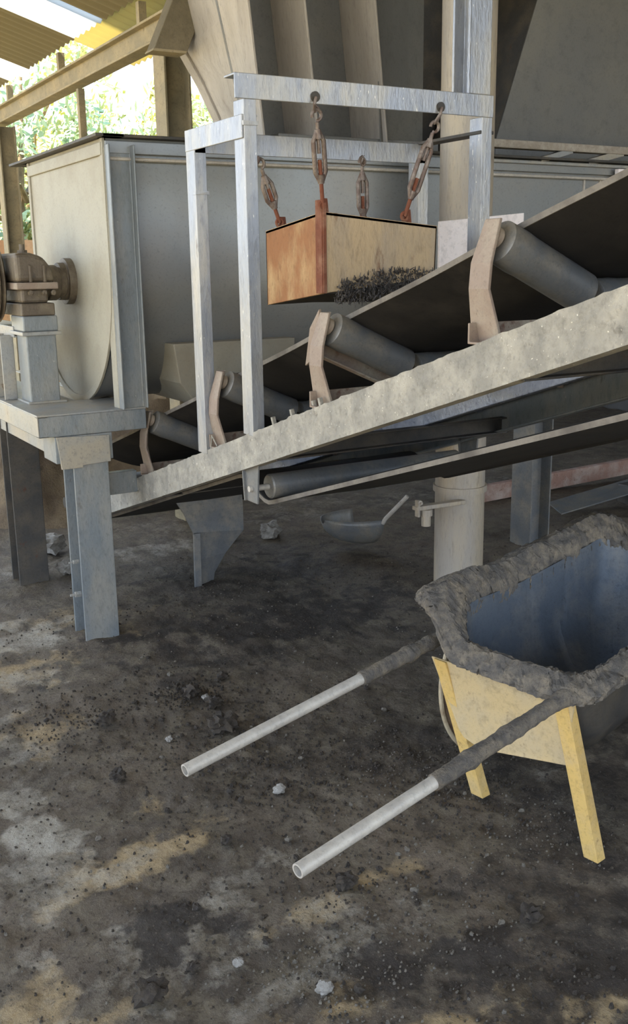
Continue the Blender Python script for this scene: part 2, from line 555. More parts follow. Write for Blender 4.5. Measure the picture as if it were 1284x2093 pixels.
# ------------------------------------------------------------------ shed: roofs, walls, eave beam, columns
RS = 0.30                                   # roof slope
def roof_z(x):
    return 3.22 + (2.5 - x) * RS
def corrugated(x0, x1, y0, y1, zf, amp=0.010, pitch=0.12):
    bm = new()
    n = max(2, int((y1 - y0) / (pitch / 6)))
    rings = []
    for k in range(n + 1):
        y = y0 + (y1 - y0) * k / n
        h = amp * math.sin(2 * math.pi * y / pitch)
        rings.append([V((x0, y, zf(x0) + h)), V((x1, y, zf(x1) + h)), V((x1, y, zf(x1) + h + 0.006)), V((x0, y, zf(x0) + h + 0.006))])
    quadstrip(bm, rings)
    return bm
strips = [(-4.5, 5.05, 's'), (5.05, 5.75, 'l'), (5.75, 7.0, 's'), (7.0, 7.62, 'l'), (7.62, 8.9, 's'), (8.9, 9.5, 'l'), (9.5, 12.5, 's')]
for y0, y1, k in strips:
    struct(obj('ceiling', corrugated(-4.3, 2.5, y0, y1, roof_z), M['roofsheet'] if k == 's' else M['skylight'], smooth=True))
struct(obj('ceiling', corrugated(2.5, 3.0, 5.0, 7.75, lambda x: roof_z(x) + 0.03), M['skyyellow'], smooth=True))
# unseen higher roof, added to keep sky and sun off the machine
struct(obj('ceiling', corrugated(2.3, 9.0, -4.5, 9.0, lambda x: 4.7 + 0.06 * x, 0.02, 0.3), M['roofsheet'], smooth=True))
struct(obj('ceiling', corrugated(-1.6, 2.3, -4.5, 6.9, lambda x: 4.7 + 0.06 * x, 0.02, 0.3), M['roofsheet'], smooth=True))  # added extension that stops sun leaking between the roofs
bm = new(); box(bm, (8.6, -4.5, -0.1), (8.8, 9.2, 5.4)); struct(obj('wall_right', bm, M['wall']))
bm = new(); box(bm, (4.3, 9.0, -0.1), (8.8, 9.15, 5.4)); struct(obj('wall_back', bm, M['wall']))
# purlins under the low roof
for x in (1.6, 0.6, -0.6, -1.8):
    bm = new(); bar(bm, (x, -4.4, roof_z(x) - 0.06), (x, 12.4, roof_z(x) - 0.06), 0.05, 0.08)
    struct(obj('trim_purlin', bm, M['shed']))
bm = new(); extr(bm, hbeam(0.12, 0.15, 0.016, 0.016), (2.55, 5.75, 3.0), (2.55, 12.4, 3.0))
eave = thing('eave_beam', 'long olive-brown steel eave beam running above the pale opening at top left', 'beam', (2.55, 9, 2.9))
obj('beam', bm, M['shed'], eave, 0.004)
for y in (6.35, 8.05, 9.6, 11.2):
    bm = new(); bar(bm, (2.52, y, 3.07), (2.52, y, 3.2), 0.05, 0.05, (0, 1, 0)); obj('roof_stub', bm, M['shed'], eave)
for nm, x, y, w, lab in (('shed_column', 2.55, 5.98, 0.17, 'thick square shed column behind the tank, under the sloping square duct'),
                         ('shed_column', 2.55, 10.0, 0.16, 'shed column at the far left edge of the photo, before the trees'),
                         ('shed_column', 2.55, 7.72, 0.05, 'thin pole standing between the two shed columns, under the eave beam')):
    t = thing(nm, lab, 'column', (x, y, 0))
    bm = new(); extr(bm, hbeam(w, w, 0.014, 0.012) if w > 0.1 else [(-w/2, -w/2), (w/2, -w/2), (w/2, w/2), (-w/2, w/2)], (x, y, -0.05), (x, y, 2.9), (1, 0, 0)); obj('shaft', bm, M['shed'], t, 0.003)
    if w > 0.1:
        bm = new(); prism(bm, [(x, y + w/2, 2.88), (x, y + w/2 + 0.2, 2.88), (x, y + w/2, 2.62)], (0.012, 0, 0)); obj('knee_brace', bm, M['shed'], t)
bm = new(); box(bm, (2.9, 12.6, -0.1), (4.6, 12.8, 1.95)); tag(obj('brick_wall', bm, M['brick']), 'low orange brick wall outside the shed at the left edge', 'wall')

# ------------------------------------------------------------------ trees outside
def tree(x, y, h, r, m, label, n=5200, seed=1):
    rnd = random.Random(seed)
    t = thing('tree', label, 'tree', (x, y, 0), 'trees outside the shed')
    bm = new()
    pts = [V((x, y, -0.1)), V((x + 0.1, y, h * 0.3)), V((x - 0.1, y + 0.1, h * 0.6)), V((x, y, h * 0.85))]
    tube(bm, pts, [0.16, 0.12, 0.08, 0.03], 8)
    for k in range(7):
        a = rnd.uniform(0, 6.28)
        z = h * rnd.uniform(0.3, 0.7)
        tube(bm, [V((x, y, z)), V((x + math.cos(a) * r * .7, y + math.sin(a) * r * .7, z + h * .2))], [0.05, 0.015], 6)
    obj('trunk', bm, M['bark'], t, smooth=True)
    bm = new()
    clumps = [(V((x + rnd.uniform(-r, r) * .8, y + rnd.uniform(-r, r) * .8, h * rnd.uniform(.22, .95))), rnd.uniform(.2, .45) * r) for _ in range(22)]
    for k in range(n):
        c, cr = rnd.choice(clumps)
        d = V((rnd.gauss(0, 1), rnd.gauss(0, 1), rnd.gauss(0, 1))).normalized() * cr * rnd.uniform(.5, 1)
        p = c + d
        if p.z < 0.1:
            continue
        a = V((rnd.gauss(0, 1), rnd.gauss(0, 1), rnd.gauss(0, 1))).normalized()
        b = a.orthogonal().normalized()
        s = rnd.uniform(.03, .075)
        vs_ = [bm.verts.new(p + q) for q in (a * s * 1.6, b * s * .7, -a * s * 1.6, -b * s * .7)]
        bm.faces.new(vs_)
    obj('foliage', bm, m, t)
tree(4.2, 15.5, 4.2, 1.5, M['leaf2'], 'blue-green tree seen between the far left column and the thin pole', seed=1)
tree(6.3, 16.5, 3.6, 1.4, M['leaf'], 'low yellow-green tree seen behind the thin pole above the tank', seed=2)
tree(7.3, 15.8, 4.4, 1.5, M['leaf'], 'sunlit tree seen left of the thick column above the tank', seed=3)
tree(8.6, 16.8, 4.8, 1.6, M['leaf2'], 'green tree seen in the gap between thick column and hopper edge', seed=4)
tree(3.3, 14.2, 3.2, 1.1, M['leaf2'], 'small bushy tree right beside the far left column', seed=5)
tree(5.2, 19.0, 5.8, 1.9, M['leaf'], 'tall pale tree farthest away above the left end of the tank', seed=6)

# ------------------------------------------------------------------ platform with legs
XP0, XP1, YP = 1.085, 1.56, 4.115
t = thing('machine_platform', 'grey steel platform on H-beam legs carrying the gearbox and the tank end', 'platform', (1.3, 4.6, 0))
bm = new(); extr(bm, channel(0.088, 0.045, 0.007), (XP0, YP, 0.960), (XP1, YP, 0.960)); 
# web faces the viewer (-Y): flanges go to +Y
for v in bm.verts: pass
bm.free(); bm = new(); extr(bm, mirror(channel(0.088, 0.045, 0.007)), (XP0, YP, 0.960), (XP1, YP, 0.960)); obj('front_channel', bm, M['leg'], t, 0.003)
bm = new(); extr(bm, channel(0.088, 0.045, 0.007), (XP0, YP, 0.960), (XP0, 6.2, 0.960)); obj('side_channel', bm, M['steel'], t, 0.003)
bm = new(); extr(bm, mirror(channel(0.088, 0.045, 0.007)), (XP1, YP + .05, 0.960), (XP1, 6.2, 0.960)); obj('side_channel', bm, M['steel'], t, 0.003)
bm = new(); box(bm, (XP0 - .004, YP - .004, 1.004), (XP1, 4.52, 1.012)); box(bm, (XP0, 4.52, 1.004), (1.37, 6.2, 1.012)); obj('deck_plate', bm, M['steel'], t, 0.002)
bm = new(); extr(bm, channel(0.09, 0.05, 0.008), (1.19, 4.13, 0.845), (1.19, 6.2, 0.845)); obj('lower_rail', bm, M['steel'], t, 0.003)
for y0, nm in ((4.115, 0), (5.09, 1)):
    bm = new(); extr(bm, hbeam(0.155, 0.16, 0.010, 0.008), (1.30 if nm == 0 else 1.26, y0 + 0.085, -0.03), (1.30 if nm == 0 else 1.26, y0 + 0.085, 0.80 if nm == 0 else 0.90), (0, -1, 0)); obj('leg', bm, M['leg'] if nm == 0 else M['darksteel'], t, 0.003)
bm = new(); prism(bm, [(1.155, 4.108, 0.915), (1.385, 4.108, 0.905), (1.386, 4.108, 0.79), (1.262, 4.108, 0.785), (1.262, 4.108, 0.775), (1.17, 4.108, 0.775)], (0, 0.012, 0)); obj('gusset_plate', bm, M['steel'], t, 0.002)
bm = new(); box(bm, (1.15, 4.115, 0.80), (1.40, 4.30, 0.915)); obj('head_block', bm, M['leg'], t, 0.003)
bm = new(); extr(bm, mirror(channel(0.10, 0.045, 0.008)), (1.36, 4.235, 0.66), (1.545, 4.235, 0.66)); obj('brace_channel', bm, M['leg'], t, 0.003)
bm = new(); bolt(bm, (1.222, 4.16, .35), (-1, 0, 0), .010, .02); obj('bolt', bm, M['steel'], t)
bm = new(); bolt(bm, (1.222, 4.16, .20), (-1, 0, 0), .014, .022); obj('bolt', bm, M['steel'], t)

# ------------------------------------------------------------------ mixing tank
TY0, TY1, TX0, TX1, TZT, TYC = 4.13, 5.25, 1.455, 6.4, 2.115, 4.69
TR = (TY1 - TY0) / 2
TZC = 0.995 + TR
def u_profile(inset=0.0, n=26):
    r = TR - inset
    pts = [(TYC - r, TZT)]
    for k in range(n + 1):
        a = math.pi + math.pi * k / n
        pts.append((TYC + r * math.cos(a), TZC + r * math.sin(a)))
    pts.append((TYC + r, TZT))
    return pts
t = thing('mixing_tank', 'big grey U-bottomed steel mixing tank with flanged rim behind the conveyor', 'tank', (1.5, 4.7, 0.95))
bm = new()
po, pi_ = u_profile(0), u_profile(0.008)
quadstrip(bm, [[V((x, y, z)) for y, z in po + list(reversed(pi_))] for x in (TX0, 2.9, 4.4, TX1)])
obj('trough_shell', bm, M['tank'], t, smooth=True)
bm = new(); prism(bm, [(TX0 - 0.012, y, z) for y, z in u_profile(0.01)], (0.012, 0, 0)); obj('end_plate', bm, M['endplate'], t)
bm = new(); prism(bm, [(TX1, y, z) for y, z in u_profile(0.0)], (0.012, 0, 0)); obj('end_plate', bm, M['tank'], t)
# curved edge flange round the end plate
bm = new()
po = u_profile(-0.012); pi_ = u_profile(0.022)
quadstrip(bm, [[V((x, y, z)) for y, z in po + list(reversed(pi_))] for x in (TX0 - 0.02, TX0 - 0.008)])
obj('end_flange', bm, M['endplate'], t, 0.002)
# rim: sheet lip with dark top edge and pale lower bead
bm = new(); box(bm, (TX0 - 0.03, TY0 - 0.06, 2.115), (TX1, TY0 + 0.03, 2.127)); box(bm, (TX0 - 0.06, TY0 - 0.06, 2.115), (TX0 + 0.06, TY1 + 0.2, 2.127)); box(bm, (TX0 - 0.03, TY1 - 0.03, 2.115), (TX1, TY1 + 0.06, 2.127)); obj('rim_flange', bm, M['darksteel'], t, 0.002)
bm = new(); bar(bm, (TX0 - .01, TY0 - 0.012, 2.08), (TX1, TY0 - 0.012, 2.08), 0.02, 0.05); obj('rim_band', bm, M['tank'], t, 0.003)
bm = new(); bar(bm, (TX0 - 0.016, TY0, 2.075), (TX0 - 0.016, TY1, 2.075), 0.016, 0.05); obj('rim_band', bm, M['endplate'], t, 0.003)
bm = new(); tube(bm, [(TX0, TY0 - 0.02, 2.035), (TX1, TY0 - 0.02, 2.035)], 0.008, 8); obj('rim_bead', bm, M['pipe'], t, smooth=True)
# corner post (channel stiffener) from rim to platform
bm = new(); extr(bm, mirror(channel(0.115, 0.05, 0.008)), (1.500, TY0 - 0.012, 1.012), (1.500, TY0 - 0.012, 2.088), (1, 0, 0)); obj('corner_post', bm, M['leg'], t, 0.003)
bm = new(); box(bm, (1.44, TY0 - .014, 1.012), (1.452, TY0 + .05, 2.08)); obj('corner_post', bm, M['endplate'], t, 0.003)  # lit side of the post as a paler, warmer copy
for x in (3.30, 5.2):
    bm = new(); bar(bm, (x, TY0 - 0.02, 1.25), (x, TY0 - 0.02, 2.03), 0.05, 0.04, (1, 0, 0)); obj('stiffener', bm, M['tank'], t, 0.003)
for x in (4.13, 4.25, 4.33):
    bm = new(); bar(bm, (x, TY0 - 0.004, 1.3), (x, TY0 - 0.004, 2.03), 0.010, 0.012, (1, 0, 0)); obj('seam_strip', bm, M['pipe'], t)
# discharge gate box under the tank
bm = new()
quadstrip(bm, [[V((1.70, 4.105, 1.275)), V((2.31, 4.105, 1.275)), V((2.31, 5.1, 1.275)), V((1.70, 5.1, 1.275))],
               [V((1.73, 4.12, 1.10)), V((2.31, 4.12, 1.10)), V((2.31, 5.1, 1.10)), V((1.73, 5.1, 1.10))],
               [V((1.82, 4.14, 0.99)), V((2.28, 4.14, 0.99)), V((2.28, 5.1, 0.99)), V((1.82, 5.1, 0.99))]])
obj('discharge_chute', bm, M['endplate'], t, 0.004)
bm = new()
nn = 14
arc = [(2.02 + 0.17 * math.cos(math.pi * k / nn), 4.098, 1.0 + 0.13 * math.sin(math.pi * k / nn)) for k in range(nn + 1)]
prism(bm, arc, (0, 0.03, 0)); obj('gate_opening_shade', bm, M['belt'], t)  # solid black plate put in for the dark inside the gate
bm = new(); lathe(bm, (1.36, TYC, 1.545), (1.46, TYC, 1.545), [(0, .05), (.02, .05), (.02, .085), (.05, .085), (.05, .105), (.10, .105)], 28); obj('shaft_bearing', bm, M['gear'], t, 0.002, True)

# hatch frame on top of the tank at right
t = thing('hatch_frame', 'flat steel rail frame on the tank top beside the right-hand hopper', 'frame', (4.2, 4.25, 2.1))
bm = new(); box(bm, (3.42, 4.10, 2.165), (5.4, 4.16, 2.205)); obj('rail', bm, M['wood'], t, 0.004)
bm = new(); box(bm, (3.42, 4.09, 2.092), (5.4, 4.13, 2.108)); obj('rail', bm, M['steel'], t, 0.003)
for x in (3.45, 5.0):
    bm = new(); bar(bm, (x, 4.12, 2.1), (x, 4.12, 2.2), .04, .04, (1, 0, 0)); obj('upright', bm, M['steel'], t)
bm = new(); bar(bm, (3.80, 4.13, 2.115), (4.02, 4.13, 2.17), 0.05, 0.03); obj('diagonal_strut', bm, M['steel'], t, .003)
bm = new(); bar(bm, (4.14, 4.13, 2.115), (4.40, 4.13, 2.175), 0.05, 0.035); obj('diagonal_strut', bm, M['steel'], t, .003)
for (a, b, w, h, lab) in (((2.25, 4.20, 2.118), (2.72, 4.32, 2.128), 0.09, 0.03, 'short grey plank lying on the tank rim behind the front-left hook'),
                          ((2.62, 4.16, 2.12), (3.02, 4.18, 2.13), 0.08, 0.035, 'pale plank lying on the tank rim left of the round column'),
                          ((2.66, 4.18, 2.153), (2.95, 4.28, 2.165), 0.06, 0.025, 'thin plank with an orange end lying on top of another plank')):
    bm = new(); bar(bm, a, b, w, h); rough(bm, 0.003, 9); tag(obj('plank', bm, M['wood'], None, 0.004), lab, 'plank')

# ------------------------------------------------------------------ gearbox on its pedestal
t = thing('gearbox_pedestal', 'boxy grey-blue steel pedestal standing on the platform below the gearbox', 'pedestal', (1.22, 4.55, 1.012))
bm = new(); box(bm, (1.165, 4.50, 1.012), (1.30, 4.66, 1.355)); obj('post', bm, M['leg'], t, 0.006)
bm = new(); box(bm, (1.15, 4.485, 1.012), (1.325, 4.68, 1.022)); obj('foot_plate', bm, M['steel'], t, 0.002)
bm = new(); box(bm, (1.145, 4.48, 1.315), (1.32, 4.70, 1.332)); obj('cap_plate', bm, M['steel'], t, 0.003)
bm = new(); box(bm, (1.155, 4.49, 1.332), (1.31, 4.70, 1.40)); obj('seat_block', bm, M['leg'], t, 0.006)
for y in (4.78, 5.02, 5.26):
    bm = new(); extr(bm, channel(0.14, 0.06, 0.009), (1.16, y, 1.012), (1.16, y, 1.31), (0, 1, 0)); obj('post', bm, M['steel'], t, 0.003)
bm = new(); extr(bm, channel(0.05, 0.12, 0.008), (1.15, 4.66, 1.325), (1.15, 5.8, 1.325)); obj('top_rail', bm, M['steel'], t, 0.003)

t = thing('gearbox', 'greasy brown cast gearbox with pulley beside the tank end plate', 'gearbox', (1.25, 4.7, 1.40))
bm = new()
gx0, gx1, gy0, gy1 = 1.155, 1.305, 4.50, 4.98
quadstrip(bm, [[V((gx0, gy0, z)), V((gx1, gy0, z)), V((gx1, gy1, z)), V((gx0, gy1, z))] for z in (1.40, 1.455)])
obj('base_flange', bm, M['gear'], t, 0.006)
bm = new(); box(bm, (gx0 + .01, gy0 + .02, 1.455), (gx1 - .02, gy1, 1.52)); obj('lower_housing', bm, M['gear'], t, 0.012)
bm = new(); box(bm, (gx0 - .015, gy0 - .01, 1.515), (gx1 + .02, gy1 + .01, 1.545)); obj('split_flange', bm, M['bracket'], t, 0.005)
bm = new()
prof = [(gx0 - .01, 1.545), (gx1 + .015, 1.545), (gx1 + .005, 1.60), (gx1 - .035, 1.655), (gx1 - .09, 1.672), (gx0 - .01, 1.672)]
prism(bm, [(x, gy0 + .005, z) for x, z in prof], (0, gy1 - gy0, 0)); obj('upper_housing', bm, M['gear'], t, 0.02, bev_seg=3)
bm = new(); lathe(bm, (1.21, 4.62, 1.665), (1.21, 4.62, 1.71), [(0, .022), (.02, .022), (.02, .012), (.045, .012)], 14); obj('breather_plug', bm, M['gear'], t)
for x in (1.20, 1.26, 1.30):
    bm = new(); bolt(bm, (x, gy0 - .004, 1.50), (0, -1, 0), .012, .012); obj('bolt', bm, M['gear'], t)
for x in (1.20, 1.262):
    bm = new(); box(bm, (x, gy0 - .006, 1.545), (x + .013, gy0 + .03, 1.62)); obj('rib', bm, M['gear'], t, 0.004)
bm = new(); lathe(bm, (1.27, TYC - .04, 1.54), (1.40, TYC - .02, 1.54), [(0, .06), (.04, .068), (.045, .08), (.09, .08), (.09, .07), (.125, .07)], 28); obj('output_coupling', bm, M['gear'], t, 0.003, True)
bm = new(); lathe(bm, (1.03, 4.78, 1.56), (1.17, 4.78, 1.56), [(0, .03), (.14, .03)], 16); obj('input_shaft', bm, M['gear'], t)
pl = None
bm = new(); lathe(bm, (1.07, 4.78, 1.55), (1.125, 4.78, 1.55), [(0, .06), (0, .175), (.008, .185), (.02, .165), (.028, .185), (.036, .165), (.048, .185), (.055, .175), (.055, .06)], 40); obj('pulley', bm, M['gear'], t, 0, True)

# ------------------------------------------------------------------ conveyor
INC = math.atan(0.3128)
def zb(y):
    return 1.037 - 0.3128 * (y - 3.074)
YN, YF_ = 0.1, 5.25                     # upper and lower end
UPN = (0, math.sin(INC), math.cos(INC))
def cv(x, y, d):
    return V((x, y, zb(y) + d))
BH = 0.115
t = thing('belt_conveyor', 'long inclined conveyor of crusted grey channel beams rising to the right', 'conveyor', (1.55, 4.7, 0))
bm = new(); extr(bm, mirror(channel(BH, 0.05, 0.008)), cv(1.55, YF_ - .9, -0.06), cv(1.55, YN, -0.06), UPN)
bm.free(); bm = new()
# near side beam: web outside at X=1.55, subdivided so its crust shows relief
ys = [5.2 - i * 0.02 for i in range(int((5.2 - YN) / 0.02) + 1)]
prof = [(0, -1), (0, -.66), (0, -.33), (0, 0), (0, .33), (0, .66), (0, 1), (.05, 1), (.05, .86), (.008, .86), (.008, -.86), (.05, -.86), (.05, -1)]
rings = []
for y in ys:
    r_ = []
    for k, (s, u) in enumerate(prof):
        q = cv(1.55 + s, y, -0.06 + u * 0.06)
        if k < 7:
            q.x -= 0.005 * max(0, noise.fractal(V((y * 18, u * 1.6, 1)), .7, 2, 5) + .2)
        if k in (6, 7):
            q.z += 0.009 * max(0, noise.fractal(V((y * 16, s * 20, 5)), .8, 2, 4))
        r_.append(q)
    rings.append(r_)
quadstrip(bm, rings)
obj('side_beam', bm, M['beam'], t)
bm = new(); extr(bm, channel(BH, 0.05, 0.008), cv(2.58, YF_, -0.06), cv(2.58, YN, -0.06), UPN)
bm.free(); bm = new(); extr(bm, mirror(channel(BH, 0.05, 0.008)), cv(2.58, YN, -0.06), cv(2.58, YF_, -0.06), UPN); obj('side_beam', bm, M['leg'], t, 0.003)
bm = new(); extr(bm, mirror(channel(0.085, 0.04, 0.008)), cv(2.20, YF_, -0.012), cv(2.20, YN, -0.012), UPN); rough(bm, .002, 20); obj('inner_stringer', bm, M['wet'], t, 0.003)
for y in (4.0, 2.95, 1.75, 0.7):
    bm = new(); extr(bm, channel(0.06, 0.035, 0.006), cv(1.56, y, -0.085), cv(2.575, y, -0.085)); obj('cross_member', bm, M['darksteel'], t, 0.002)
# bent plate leg under the lower end
bm = new()
quadstrip(bm, [[V((xa, ya, z)), V((xb, ya + .05, z + dz)), V((xb, ya + .062, z + dz)), V((xa, ya + .012, z))] for xa, xb, z, dz, ya in
               ((1.80, 2.27, .56, .02, 4.60), (1.85, 2.275, .49, .0, 4.60), (1.915, 2.28, .38, -.02, 4.60), (1.965, 2.28, .27, -.04, 4.60), (1.97, 2.17, .12, .0, 4.60), (1.965, 2.10, .02, .0, 4.60), (1.96, 2.09, -.04, .0, 4.60))])
obj('support_leg', bm, M['roller'], t, 0.003)
bm = new(); bar(bm, (1.975, 4.59, -0.03), (1.975, 4.58, 0.27), .012, .04, (1, 0, 0)); obj('leg_stiffener', bm, M['roller'], t, .003)
# weld studs on the near beam
for y in (2.62, 2.66, 2.80, 2.93):
    bm = new(); bar(bm, cv(1.565, y, -0.005), cv(1.56, y + .004, 0.028), 0.012, 0.012, (1, 0, 0)); obj('weld_stud', bm, M['beam'], t)
bm = new(); tube(bm, [cv(1.553, 3.43, 0.0), cv(1.55, 3.41, .05), cv(1.552, 3.37, 0.002)], 0.003, 6); obj('wire_loop', bm, M['beam'], t)

# idlers
def make_idler(y, label, style):
    t = thing('idler_set', label, 'roller', (1.55, y, zb(y)), 'troughing idlers under the belt')
    ro, ri = V((1.615, y, zb(y) + .240)), V((1.895, y, zb(y) + .112))
    d = (ri - ro).normalized()
    def roller(a, b, r=0.052):
        L_ = (b - a).length
        bm = new(); lathe(bm, a, b, [(0, .02), (0, r - .006), (.004, r), (.06, r + .002), (.09, r), (L_ - .004, r), (L_, r - .006), (L_, .02)], 32)
        o = obj('roller', bm, M['roller'], t, 0, True)
        bm = new(); ax = (b - a).normalized(); lathe(bm, a - ax * .022, b + ax * .02, [(0, .010), (L_ + .042, .010)], 12); obj('axle', bm, M['darksteel'], o)
    roller(ro, ri)
    roller(V((1.935, y + .012, zb(y) + .095)), V((2.195, y + .012, zb(y) + .095)))
    roller(V((2.515, y, zb(y) + .240)), V((2.235, y, zb(y) + .112)))
    bm = new(); extr(bm, angle(0.05, 0.05, 0.006), (1.552, y + .03, zb(y) + .0), (2.578, y + .03, zb(y) + .0)); obj('base_angle', bm, M['bracket'], t, 0.002)
    for sx, x0 in ((1, 1.555), (-1, 2.575)):
        bm = new()
        pts = [V((x0 + sx * .035, y + .0, zb(y) - .004)), V((x0 + sx * .005, y + .0, zb(y) + .13)), V((x0 + sx * .010, y + .0, zb(y) + .19)), V((x0 + sx * .035, y - .01, zb(y) + .29))]
        wd = [.055, .036, .036, .026]
        rings = []
        for p, w in zip(pts, wd):
            rings.append([p + V((-.004, -w, 0)), p + V((-.004, w, 0)), p + V((.034 * sx, w, 0)), p + V((.034 * sx, w - .008, 0)), p + V((.005, w - .008, 0)), p + V((.005, -w, 0))])
        quadstrip(bm, rings); obj('end_bracket', bm, M['bracket'], t, 0.002)
        bm = new(); c = V((x0 + sx * .05, y, zb(y) + .247)); lathe(bm, c - V((sx * .014, 0, -.006 )), c + V((sx * .012, 0, -.006)), [(0, .018), (.006, .026), (.02, .026), (.026, .018)], 16); obj('bearing_cap', bm, M['bracket'], t, 0, True)
        if style:
            xi = 1.90 if sx > 0 else 2.23
            bm = new(); extr(bm, angle(0.045 , 0.045, 0.006), (x0 + sx * .04, y + .075, zb(y) + .155), (xi, y + .075, zb(y) + .02)); obj('wing_angle', bm, M['bracket'], t, 0.002)
            bm = new(); prism(bm, [(x0 + sx * .03, y + .11, zb(y) + .12), (x0 + sx * .025, y + .07, zb(y) + .24), (x0 + sx * .03, y + .02, zb(y) + .30), (x0 + sx * .035, y + .04, zb(y) + .16)], (.01 * sx, 0, 0)); obj('side_plate', bm, M['bracket'], t, 0.002)
    return t
make_idler(1.88, 'large idler with brown bent bracket below the right frame post', 0)
make_idler(2.645, 'idler with pale angle support under the rusty hanging box', 1)
make_idler(3.41, 'idler between the two left frame posts on the beam', 0)
make_idler(4.175, 'smallest idler at the low end beside the platform', 0)

# belt
def strand(pts, thick, y0, y1, n=60, wob=0.0, dfun=None):
    bm = new()
    rings = []
    for k in range(n + 1):
        y = y0 + (y1 - y0) * k / n
        dd = dfun(y) if dfun else 0.0
        lower = [cv(x, y, d + dd) for x, d in pts]
        upper = [cv(x, y, d + dd + thick) for x, d in reversed(pts)]
        rings.append(lower + upper)
    quadstrip(bm, rings)
    return bm
bt = thing('conveyor_belt', 'black rubber conveyor belt running up to the right on the idlers', 'conveyor belt', (2.06, 3.0, 0.8))
tro = [(1.672, .262), (1.72, .238), (1.80, .200), (1.87, .172), (1.93, .155), (2.06, .150), (2.20, .155), (2.26, .172), (2.33, .200), (2.41, .238), (2.458, .262)]
def sag(y):
    f = ((y - 1.88) / 0.765) % 1.0
    return -0.004 * math.sin(math.pi * f) ** 2
obj('carrying_strand', strand(tro, 0.012, 5.2, YN, 90, 0, sag), M['belt'], bt, 0, True)
def ret_d(y):
    return .135 * sm((y - 3.14) / .26)
ret = [(1.655, -.262), (1.665, -.255), (1.70, -.253), (2.06, -.258), (2.42, -.253), (2.455, -.255), (2.465, -.262)]
obj('return_strand', strand(ret, 0.012, 5.2, YN, 160, 0, ret_d), M['belt'], bt, 0, True)
for s_, (x, d, dfn) in enumerate(((1.6715, .262, sag), (1.6545, -.262, ret_d))):
    bm = new()
    rings = []
    for k in range(161):
        y = 5.2 + (YN - 5.2) * k / 160
        p = cv(x, y, d + dfn(y))
        rings.append([p + V((-.0015, 0, -.001)), p + V((.0035, 0, -.001)), p + V((.0035, 0, .0145)), p + V((-.0015, 0, .0145))])
    quadstrip(bm, rings)
    obj('belt_edge', bm, M['belt_edge'], bt)
# tail drum the belt turns round
t = thing('tail_drum', 'dark tail drum at the low end of the conveyor under the tank', 'drum', (2.06, 5.2, 0.3))
bm = new(); lathe(bm, (1.64, 5.27, zb(5.27) + .01), (2.48, 5.27, zb(5.27) + .01), [(0, .03), (0, .12), (.84, .12), (.84, .03)], 32); obj('drum_shell', bm, M['darksteel'], t, 0, True)
bm = new(); lathe(bm, (1.5, 5.27, zb(5.27) + .01), (2.62, 5.27, zb(5.27) + .01), [(0, .03), (1.12, .03)], 16); obj('shaft', bm, M['darksteel'], t)

# return rollers
def return_roller(y, label):
    t = thing('return_roller', label, 'roller', (1.56, y, zb(y) - .3))
    zc = zb(y) - .195
    bm = new(); lathe(bm, (1.64, y, zc), (2.50, y, zc), [(0, .015), (0, .040), (.005, .045), (.855, .045), (.86, .040), (.86, .015)], 24); obj('roller_tube', bm, M['roller'], t, 0, True)
    bm = new(); lathe(bm, (1.56, y, zc), (2.58, y, zc), [(0, .011), (1.02, .011)], 12); obj('axle', bm, M['pipe'], t)
    for x in (1.575, 2.565):
        bm = new(); prism(bm, [(x - .004, y - .04, zc - .05), (x - .004, y + .04, zc - .05), (x - .004, y + .055, zb(y) - .10), (x - .004, y - .055, zb(y) - .10)], (.008, 0, 0)); bar(bm, (x + .0, y + .04, zc - .05), (x, y + .055, zb(y) - .10), .03, .006, (0, 1, 0)); obj('hanger_bracket', bm, M['roller'], t, 0.002)
    return t
return_roller(3.13, 'return roller hung on a flat bracket below the near beam')

# ------------------------------------------------------------------ hanging frame of angle iron
t = thing('hanging_frame', 'grey angle-iron frame of four posts standing over the conveyor', 'frame', (1.55, 3.07, 1.0))
AF, TT, AS = 0.046, 0.007, 0.075
def post(x, y, z0, z1, sx, m=None):
    # angle: one leg faces -Y (at y), other faces -X or +X
    bm = new()
    prof = [(x, y), (x + sx * AF, y), (x + sx * AF, y + TT), (x + sx * TT, y + TT), (x + sx * TT, y + AS), (x, y + AS)]
    quadstrip(bm, [[V((a, b, z)) for a, b in prof] for z in (z0, z1)])
    obj('post', bm, m or M['frame'], t, 0.002)
post(1.548, 3.06, zb(3.07) - .012, 2.125, 1)
post(1.543, 3.45, zb(3.46) - .012, 2.02, 1)
post(2.535, 3.06, zb(3.07) - .012, 2.125, 1)
post(2.535, 3.45, zb(3.46) - .012, 2.02, 1)
# front beam, angle with its holed leg facing the viewer
bm = new()
prof = [(3.055, 2.123), (3.055, 2.200), (3.135, 2.200), (3.135, 2.200 - TT), (3.055 + TT, 2.200 - TT), (3.055 + TT, 2.123)]
quadstrip(bm, [[V((x, y, z)) for y, z in prof] for x in (1.516, 2.582)]); obj('front_beam', bm, M['frame'], t, 0.002)
for x in (1.812, 2.335):
    bm = new(); lathe(bm, (x, 3.049, 2.145), (x, 3.058, 2.145), [(0, .010), (0, .017), (.009, .017)], 18); obj('hole_ring', bm, M['darksteel'], t)
bm = new(); prof = [(3.45, 1.995), (3.45, 2.07), (3.52, 2.07), (3.52, 2.063), (3.457, 2.063), (3.457, 1.995)]
quadstrip(bm, [[V((x, y, z)) for y, z in prof] for x in (1.545, 2.585)]); obj('rear_beam', bm, M['frame'], t, 0.002)
bm = new(); prof = [(1.541, 2.005), (1.541, 2.078), (1.60, 2.078), (1.60, 2.071), (1.548, 2.071), (1.548, 2.005)]
